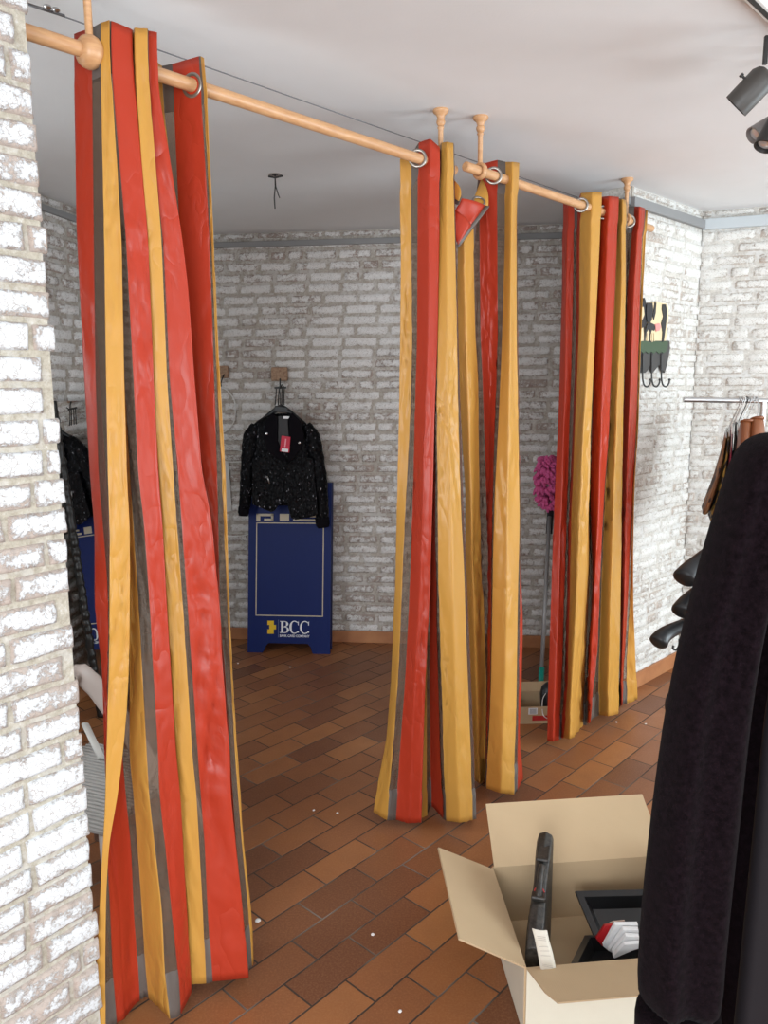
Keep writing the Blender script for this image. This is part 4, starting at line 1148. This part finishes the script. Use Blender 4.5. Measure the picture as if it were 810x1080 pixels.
M_PNK = pattern_mat('pink and white cloth', (.62, .35, .42), (.35, .03, .08), 18, (.7, .6, .62))
rail_garment(268, (172, 430), (22, 965), 30, .020, M_BRN, 'brown patterned blouse, leftmost on the chrome rail', 'blouse', 3.62, M_STEEL, name='blouse')
rail_garment(286, (196, 420), (70, 1010), 30, .018, M_PLD, 'dark blouse with gold squares next to the brown patterned one', 'blouse', 3.60, M_STEEL, name='blouse')
rail_garment(300, (216, 400), (138, 900), 30, .014, M_PNK, 'pink and white top between the darker garments', 'top', 3.58, M_WHITEP, name='top')
rail_garment(318, (240, 390), (190, 800), 30, .014, mat('black cloth', (.012, .012, .014), .8), 'black top right of the pink and white one', 'top', 3.56, M_BLACKP, name='top')
rail_garment(340, (262, 380), (230, 760), 30, .014, mat('grey cloth', (.16, .15, .15), .8), 'grey top before the leather jackets', 'top', 3.54, M_STEEL, name='top')
M_LEA = mat('tan leather', (.20, .060, .018), .42)
def leather(hx, ctr, label):
    hk = at_y(*DZ(hx, 150), rY); c = at_y(*DZ(*ctr), 3.50)
    t = thing('leather_jacket', (c.x, c.y, c.z - .5), label, 'jacket', 'garments on the chrome rail')
    m = MB(); rows_ = []
    for i, (dz, w, d) in enumerate([(.050, .016, .02), (.040, .030, .03), (.015, .034, .05), (-.02, .038, .09), (-.06, .040, .13), (-.12, .042, .17), (-.3, .044, .18), (-.5, .045, .18)]):
        rows_.append([c + Vector((cos(a) * w * (1 + .1 * sin(3 * a)), 0, 0)) + Vector((.43, .90, 0)) * sin(a) * d + Vector((0, 0, dz)) for a in [2 * pi * k / 20 for k in range(20)]])
    m.grid(rows_, 0, closed=True); m.build('body', M_LEA, t, smooth=True)
    m = MB(); m.torus(c + UP * .045, (0, .3, 1), .024, .007, 18, 8); m.build('collar', M_LEA, t, smooth=True)
    h_ = thing('wire_hanger', hk, 'hanger holding the ' + label, 'hanger', 'hangers on the chrome rail')
    m = MB(); m.tube(curve([hk + Vector((0, .014, 0)), hk + Vector((0, 0, .016)), hk + Vector((0, -.016, 0)), c + UP * .06]), .0022, 8); m.build('hook', M_STEEL, h_, smooth=True)
leather(370, (318, 372), 'tan leather jacket on the chrome rail, left of its twin')
leather(390, (392, 352), 'tan leather jacket on the chrome rail beside its post')

# ------------------------------------------------------------------ dark coat at the right, close to the viewer
CY = 1.0
ct = thing('coat', at_y(760, 760, CY), 'long dark wool coat hanging close by at the right edge', 'coat')
def fold_loft(rows, Y, dep, name, mt, n=40, ph=0.0, amp=.012, parent=ct):
    rr = []
    for i, (y, xl, xr) in enumerate(rows):
        a = at_y(xl, y, Y); b = at_y(xr, y, Y); c = (a + b) / 2; hw = (b - a).length / 2
        dd = dep[i] if hasattr(dep, '__len__') else dep
        ring = []
        for k in range(n):
            t = 2 * pi * k / n
            f_ = amp * sin(t * 5 + ph + y * .003) * max(0, sin(t)) * min(1, (i + 1) / 5)
            ring.append(c + Vector((cos(t) * hw, -sin(t) * dd - f_, 0)))
        rr.append(ring)
    mb = MB(); mb.grid(rr, 0, closed=True)
    return mb.build(name, mt, parent, smooth=True, sub=1)
fold_loft([(456, 811, 850), (460, 798, 850), (470, 785, 848), (487, 776, 842), (518, 765.5, 836), (557, 754, 826), (600, 741, 816), (630, 733, 808), (689, 717, 798), (748, 705, 790), (807, 696, 784), (867, 688, 778), (926, 681.5, 772), (985, 676, 766), (1033, 673.5, 762), (1064, 672.5, 759)],
          CY, [.03, .045, .055, .06, .062, .062, .062, .06, .058, .056, .055, .054, .053, .052, .052, .052], 'sleeve', M_COAT)
fold_loft([(1062, 671, 759), (1069, 671, 760), (1110, 670, 758), (1150, 669, 756)], CY, .055, 'cuff', M_COAT, amp=.006)
# trunk of the coat behind and right of the sleeve
fold_loft([(428, 930, 1010), (438, 880, 1030), (450, 838, 1045), (470, 812, 1090), (520, 800, 1130), (600, 790, 1160), (700, 780, 1180), (800, 770, 1200), (900, 762, 1210), (1000, 758, 1215), (1100, 752, 1220), (1250, 744, 1225)],
          CY + .13, [.03, .045, .055, .065, .08, .09, .095, .10, .10, .10, .10, .10], 'trunk', M_COAT, 60, 1.0, .014)
fold_loft([(640, 822, 900), (760, 806, 890), (880, 796, 880), (980, 786, 872), (1080, 776, 866), (1200, 764, 860)], CY - .02, [.01, .03, .035, .04, .04, .04], 'front_fold', mat('dark wool with sheen', (.010, .008, .010), .7, spec=.25), 32, 2.0, .006)
m = MB(); m.tube([at_y(1010, 455, CY + .13), at_y(1010, 432, CY + .13), at_y(1010, 380, CY + .13) + Vector((0, 0, .02))], .004, 8); m.build('hanger_hook', M_STEEL, ct, smooth=True)
crz = at_y(1010, 380, CY + .13)
cr = thing('coat_rack', (crz.x, crz.y, 0), 'black metal rack carrying the dark wool coat', 'clothes rack')
m = MB(); m.tube([Vector((crz.x, crz.y - .5, crz.z + .02)), Vector((crz.x, crz.y + .15, crz.z + .02))], .013, 12); m.build('rail', M_BLACKM, cr, smooth=True)
for dy in (-.48, .13):
    m = MB(); m.tube([Vector((crz.x, crz.y + dy, crz.z + .02)), Vector((crz.x, crz.y + dy, .0))], .013, 12); m.build('post', M_BLACKM, cr, smooth=True)
    m = MB(); m.box((crz.x, crz.y + dy, .012), (.5, .04, .024)); m.build('foot', M_BLACKM, cr)

# three broad black hangers stacked behind the coat
HY = 2.32
st = at_y(795, 650, HY)
hs = thing('hanger_stand', (st.x, st.y, 0), 'black stand hidden behind the coat, carrying the spare hangers', 'stand')
m = MB(); m.tube([Vector((st.x, st.y, 0)), Vector((st.x, st.y, st.z + .10))], .014, 12); m.build('pole', M_BLACKM, hs, smooth=True)
m = MB(); m.lathe((st.x, st.y, 0), (0, 0, 1), [(0, .14), (.01, .14), (.02, .03)], 24); m.build('base', M_BLACKM, hs, smooth='auto')
m = MB(); m.tube(curve([Vector((st.x, st.y, at_y(720, 722, HY).z)), at_y(725, 722, HY), at_y(708, 730, HY), at_y(703, 744, HY), at_y(708, 756, HY), at_y(726, 760, HY), Vector((st.x, st.y, at_y(720, 760, HY).z))]), .006, 8); m.build('strap_loop', M_BLACKP, hs, smooth=True)
def broad_hanger(tip, mid, top, label, r=1.0, hookpt=None):
    """tip, mid, top: frame points along one arm"""
    T = at_y(*tip, HY - .06); Md = at_y(*mid, HY - .03); C_ = at_y(*top, HY)
    t = thing('hanger', C_, label, 'hanger', 'broad black hangers behind the coat')
    far = C_ + Vector((C_.x - T.x, C_.y - T.y, T.z - C_.z)); mid2 = C_ + Vector((C_.x - Md.x, C_.y - Md.y, Md.z - C_.z))
    P = curve([T, Md, C_, mid2, far], 6); n = len(P)
    R_ = [(.021 + .016 * (abs(i - (n - 1) / 2) / ((n - 1) / 2)) ** 2) * r for i in range(n)]
    R_[0] *= .62; R_[-1] *= .62; R_[1] *= .92; R_[-2] *= .92
    m = MB(); m.tube(P, R_, 16, up=(.3, -.9, 0), flat=1.1); m.build('shoulder_bar', M_BLACKP, t, smooth=True)
    m = MB(); m.tube(curve([C_, C_ + UP * .06, C_ + Vector((.02, 0, .085)), C_ + Vector((.035, 0, .07)), Vector((st.x, st.y, C_.z + .045))]), .003, 8); m.build('hook', M_BLACKM, t, smooth=True)
    if hookpt:
        q = at_y(*hookpt, HY - .03)
        m = MB(); m.tube(curve([q + UP * .03, q + UP * .01, q + Vector((-.008, 0, -.004)), q + Vector((-.018, 0, .0)), q + Vector((-.018, 0, .010))]), .0035, 8); m.build('trouser_clip', M_BLACKP, t, smooth=True)
broad_hanger((721, 612), (733, 597), (768, 574), 'topmost of three broad black hangers at the coat edge', 1.08)
broad_hanger((719, 647), (729, 632), (766, 606), 'middle of three broad black hangers at the coat edge', 1.0)
broad_hanger((693, 679), (708, 665), (762, 648), 'lowest of three broad black hangers, with a small clip below', .85, (716, 684))
# ------------------------------------------------------------------ cardboard box
BZ = .195
A = Vector((.326, 2.155, 0)); Fp = Vector((.353, 1.742, 0))      # back-left and front-left corners
bu = Vector((.995, .10, 0)).normalized(); bv = (A - Fp).normalized(); BWd = .555; BD = (A - Fp).length
bx = thing('cardboard_box', Fp + bu * BWd / 2 + bv * BD / 2, 'large open cardboard box with raised flaps on the tiled floor in front', 'box')
th = .005
def bp(u, v, z): return Fp + bu * u + bv * v + UP * z
def panel(pts, off, name, mts=(M_CARD,), label=None):
    m = MB(); m.prism([Vector(p_) for p_ in pts], off)
    return m.build(name, list(mts), bx, label=label)
def two_tone(pts, off, name, inner, outer, label=None):
    """inner side at pts, outer side at pts + off"""
    m = MB(); n = len(pts); pts = [Vector(p_) for p_ in pts]; off = Vector(off)
    m.add(pts + [p_ + off for p_ in pts], [tuple(range(n))], 0)
    b_ = 0
    m.f.append([n + i for i in range(n)][::-1]); m.m.append(1)
    for i in range(n): m.f.append([i, (i + 1) % n, n + (i + 1) % n, n + i]); m.m.append(2)
    return m.build(name, [inner, outer, M_CARD], bx, label=label)
two_tone([bp(0, 0, .004), bp(BWd, 0, .004), bp(BWd, 0, BZ), bp(0, 0, BZ)], -bv * th, 'front_side', M_CARD, M_CARDW)
two_tone([bp(0, BD, .004), bp(BWd, BD, .004), bp(BWd, BD, BZ), bp(0, BD, BZ)], bv * th, 'back_side', M_CARD, M_CARDW)
two_tone([bp(0, 0, .004), bp(0, BD, .004), bp(0, BD, BZ), bp(0, 0, BZ)], -bu * th, 'left_side', M_CARD, M_CARDW)
two_tone([bp(BWd, 0, .004), bp(BWd, BD, .004), bp(BWd, BD, BZ), bp(BWd, 0, BZ)], bu * th, 'right_side', M_CARD, M_CARDW)
m = MB(); m.box(bp(BWd / 2, BD / 2, .004), (BWd, BD, .006), (bu, bv, UP)); m.build('bottom', M_CARD, bx)
FLp = .208
a = radians(31); two_tone([bp(0.004, BD, BZ), bp(BWd - .004, BD, BZ), bp(BWd - .01, BD + FLp * cos(a), BZ + FLp * sin(a)), bp(.012, BD + FLp * cos(a), BZ + FLp * sin(a))], Vector((0, .003, -.004)), 'flap', M_CARD, M_CARDW)
# left flap, seen to its inner side
a = radians(27); FL2 = .192
lf = [bp(0, BD - .01, BZ), bp(0, .0, BZ), bp(-FL2 * cos(a), .012, BZ + FL2 * sin(a)), bp(-FL2 * cos(a), BD - .012, BZ + FL2 * sin(a))]
two_tone(lf, Vector((-.003, 0, -.004)), 'flap', M_CARD, M_CARDW)
a = radians(20); two_tone([bp(0, -.001, BZ), bp(BWd, -.001, BZ), bp(BWd, -FLp * cos(a), BZ + FLp * sin(a)), bp(.022, -FLp * cos(a), BZ + FLp * sin(a)), bp(.008, -FLp * .7 * cos(a), BZ + .7 * FLp * sin(a))], Vector((0, .001, -.005)), 'flap', M_CARD, M_CARDW)
a = radians(60); two_tone([bp(BWd, .005, BZ), bp(BWd, BD - .005, BZ), bp(BWd + FLp * cos(a), BD - .01, BZ + FLp * sin(a)), bp(BWd + FLp * cos(a), .01, BZ + FLp * sin(a))], Vector((.004, 0, -.003)), 'flap', M_CARD, M_CARDW)

# briefcase standing in the box
bf = thing('briefcase', (.42, 1.95, .01), 'worn black leather briefcase standing on edge in the cardboard box', 'briefcase')
def leather_mat():
    m = mat('worn black leather', (.02, .018, .016), .42)
    lk(m, ramp(m, noise_n(m, gcoord(m), 70, 5, .7), [(.4, (.012, .011, .010)), (.75, (.075, .062, .05))]), m.node_tree.nodes['Principled BSDF'].inputs['Base Color'])
    bump(m, noise_n(m, gcoord(m), 200, 4, .7), .4, .002); return m
M_BLEA = leather_mat()
n0 = Vector((.383, 1.800, .215)); n1 = Vector((.478, 2.120, .345))
bd_ = (n1 - n0); bh = Vector((bd_.x, bd_.y, 0)).normalized(); bs = Vector((bh.y, -bh.x, 0))
m = MB(); rows_ = []
for i in range(13):
    t = i / 12
    top_ = n0.lerp(n1, t); w = .022 + .002 * sin(t * 9); zb = .012
    endr = .012 if i in (0, 12) else 0
    top_z = top_.z - endr
    prof = [(-w, zb), (-w, top_z - .02), (-w * .8, top_z - .006), (0, top_z + .002), (w * .8, top_z - .006), (w, top_z - .02), (w, zb)]
    rows_.append([Vector((top_.x, top_.y, 0)) + bs * a_ + UP * z_ for a_, z_ in prof])
m.grid(rows_, 0, closed=True); m.build('body', M_BLEA, bf, smooth='auto', sub=0, bevel=.002)
m = MB(); P = [n0.lerp(n1, t) + UP * h_ for t, h_ in ((.34, .0), (.38, .018), (.48, .024), (.58, .018), (.62, .0))]
m.tube(curve(P), .009, 12, flat=1.0); hdl = m.build('handle', M_BLEA, bf, smooth=True)
m = MB(); q = n0.lerp(n1, .36); m.box(q + UP * .006, (.04, .03, .014), (bs, bh, UP)); m.build('buckle', M_BLEA, bf, bevel=.004)
m = MB(); m.torus(n0.lerp(n1, .40) + UP * .006, bh, .0135, .0016, 20, 8); m.build('red_ring', mat('red band', (.45, .03, .03), .5), hdl, smooth=True, label='thin red band round the handle')
m = MB(); q = n0.lerp(n1, .78); m.box(q + UP * .002, (.036, .10, .008), (bs, bh, (UP + bh * .3).normalized())); m.build('top_strap', M_BLEA, bf, bevel=.003)
# long paper ticket
m = MB(); rows_ = []
TK = [((561, 979), (577, 981)), ((564, 990), (579, 991)), ((567, 1005), (583, 1005)), ((570, 1022), (587, 1025))]
for i, (a_, b_) in enumerate(TK):
    yy = (1.772, 1.765, 1.755, 1.728)[i]
    pa = at_y(*a_, yy); pb2 = at_y(*b_, yy); rows_.append([pa.lerp(pb2, k / 4) + Vector((0, -.004 * sin(pi * k / 4), 0)) for k in range(5)])
m.grid(rows_, 0); 
o = m.build('paper_tag', mat('ivory paper', (.74, .68, .58), .8), bf, smooth=True, solid=.001, label='long ivory paper ticket')
m = MB()
for f_ in (.25, .31, .36, .52, .62, .72, .90, .93):
    i = min(2, int(f_ * 3)); t = f_ * 3 - i
    pa = at_y(TK[i][0][0] + (TK[i + 1][0][0] - TK[i][0][0]) * t + 3, TK[i][0][1] + (TK[i + 1][0][1] - TK[i][0][1]) * t, 1.764 - .008 * (f_ * 3) - (.02 if f_ > .8 else 0))
    pb2 = at_y(TK[i][1][0] + (TK[i + 1][1][0] - TK[i][1][0]) * t - 3, TK[i][1][1] + (TK[i + 1][1][1] - TK[i][1][1]) * t, 1.764 - .008 * (f_ * 3) - (.02 if f_ > .8 else 0))
    m.tube([pa, pb2], .0004, 6)
m.build('tag_print', mat('faded print', (.35, .30, .27), .7), o)

# black trays in the box, with papers
tr_ = thing('plastic_tray', (.62, 2.08, .01), 'black plastic tray tipped up against the back of the cardboard box', 'tray', 'black trays in the cardboard box')
def tray(root, c00, c10, c01, depth, mt, name='tray_shell', rim=.018, nm=None):
    """c00 top-left rim corner, c10 top-right, c01 bottom-left"""
    eu = (c10 - c00); ev = (c01 - c00); nu = eu.normalized(); nv = ev.normalized(); nn = nu.cross(nv).normalized()
    if nn.y < 0: nn = -nn     # pan goes away from the viewer
    if abs(nn.z) > .8: nn = Vector((nn.x, nn.y, -abs(nn.z)))
    def q(u, v, d): return c00 + eu * u + ev * v + nn * d
    ru = rim / eu.length; rv = rim / ev.length; su = ru * 2.2; sv = rv * 2.2
    loops = [[(0, 0, .008), (1, 0, .008), (1, 1, .008), (0, 1, .008)], [(0, 0, 0), (1, 0, 0), (1, 1, 0), (0, 1, 0)], [(ru, rv, 0), (1 - ru, rv, 0), (1 - ru, 1 - rv, 0), (ru, 1 - rv, 0)],
             [(su, sv, depth), (1 - su, sv, depth), (1 - su, 1 - sv, depth), (su, 1 - sv, depth)]]
    m = MB(); m.add([q(*p_) for l in loops for p_ in l], [(l * 4 + k, l * 4 + (k + 1) % 4, (l + 1) * 4 + (k + 1) % 4, (l + 1) * 4 + k) for l in range(3) for k in range(4)] + [(12, 13, 14, 15)])
    return m.build(name, mt, root, solid=.003, bevel=.003, recalc=False)
M_TRAY = mat('black tray plastic', (.012, .012, .013), .28)
c00 = at_y(607, 940, 2.10); c10 = at_y(607 + 160, 936, 2.11); c01 = at_y(628, 990, 1.985)
tray(tr_, c00, c10, c01, .035, M_TRAY, 'tray_shell')
tr2 = thing('plastic_tray', (.58, 1.85, .01), 'black plastic tray holding papers at the front of the cardboard box', 'tray', 'black trays in the cardboard box')
c00 = at_y(617, 987, 1.98); c10 = at_y(760, 983, 1.99); c01 = at_y(601, 1019, 1.79)
tray(tr2, c00, c10, c01, .05, M_TRAY, 'tray_shell')
def B6(x, y): return (590 + x / 7.71, 920 + y / 7.71)
m = MB(); m.prism([at_y(*B6(*q_), 1.90) for q_ in ((370, 432), (450, 422), (640, 430), (560, 560), (350, 604), (298, 540))], Vector((0, .012, -.004)))
tag(m.build('red_booklet', mat('red glossy paper', (.45, .01, .015), .35), bevel=.002), 'red glossy booklet behind the white papers in the black tray', 'booklet')
M_PAPER = mat('white paper', (.80, .80, .80), .6)
sheets = [((452, 430), (640, 428), (640, 500), (520, 500), (400, 640), (356, 604)), ((520, 468), (645, 470), (645, 540), (550, 545), (440, 660), (398, 640)),
          ((540, 520), (650, 525), (650, 590), (560, 590), (470, 680), (430, 655)), ((530, 590), (655, 580), (655, 620), (590, 640), (450, 700), (436, 690))]
dsc = ['rearmost white paper fold in the black tray', 'second white paper fold from the back in the black tray', 'third white paper fold from the back in the black tray', 'front white paper fold in the black tray']
for i, pts in enumerate(sheets):
    m = MB(); m.prism([at_y(*B6(*q_), 1.885 - .016 * i) + Vector((0, .05 * (1 - (q_[1] - 430) / 270), 0)) * 0 for q_ in pts], Vector((.0, .010, .003)))
    tag(m.build('folded_paper', M_PAPER, bevel=.0008), dsc[i], 'paper', 'white papers in the black tray')
m = MB(); m.prism([at_y(*B6(*q_), 1.93) for q_ in ((408, 415), (440, 402), (532, 394), (530, 415), (415, 432))], Vector((0, .004, 0)))
tag(m.build('paper_card', mat('pale beige card', (.62, .50, .42), .7)), 'small pale beige card sticking up behind the red booklet', 'card')

# crumbs of plaster on the tiles
rnd = random.Random(12)
crumb_spots = [(272, 972), (393, 986), (422, 1067), (356, 858), (251, 700), (306, 704), (650, 762), (681, 764), (444, 857), (331, 855)]
for i, (x, y) in enumerate(crumb_spots):
    p = at_z(x, y, .0); m = MB(); s_ = .006 if i else .010
    m.lathe(p, (rnd.uniform(-.2, .2), rnd.uniform(-.2, .2), 1), [(0, s_ * .5), (s_ * .3, s_), (s_ * .7, s_ * .7), (s_, s_ * .1)], 6)
    tag(m.build('plaster_crumb', mat('plaster crumb', (.75, .73, .70), .9)), 'tiny pale crumb of plaster lying on the terracotta tiles', 'crumb', 'plaster crumbs on the tiles')
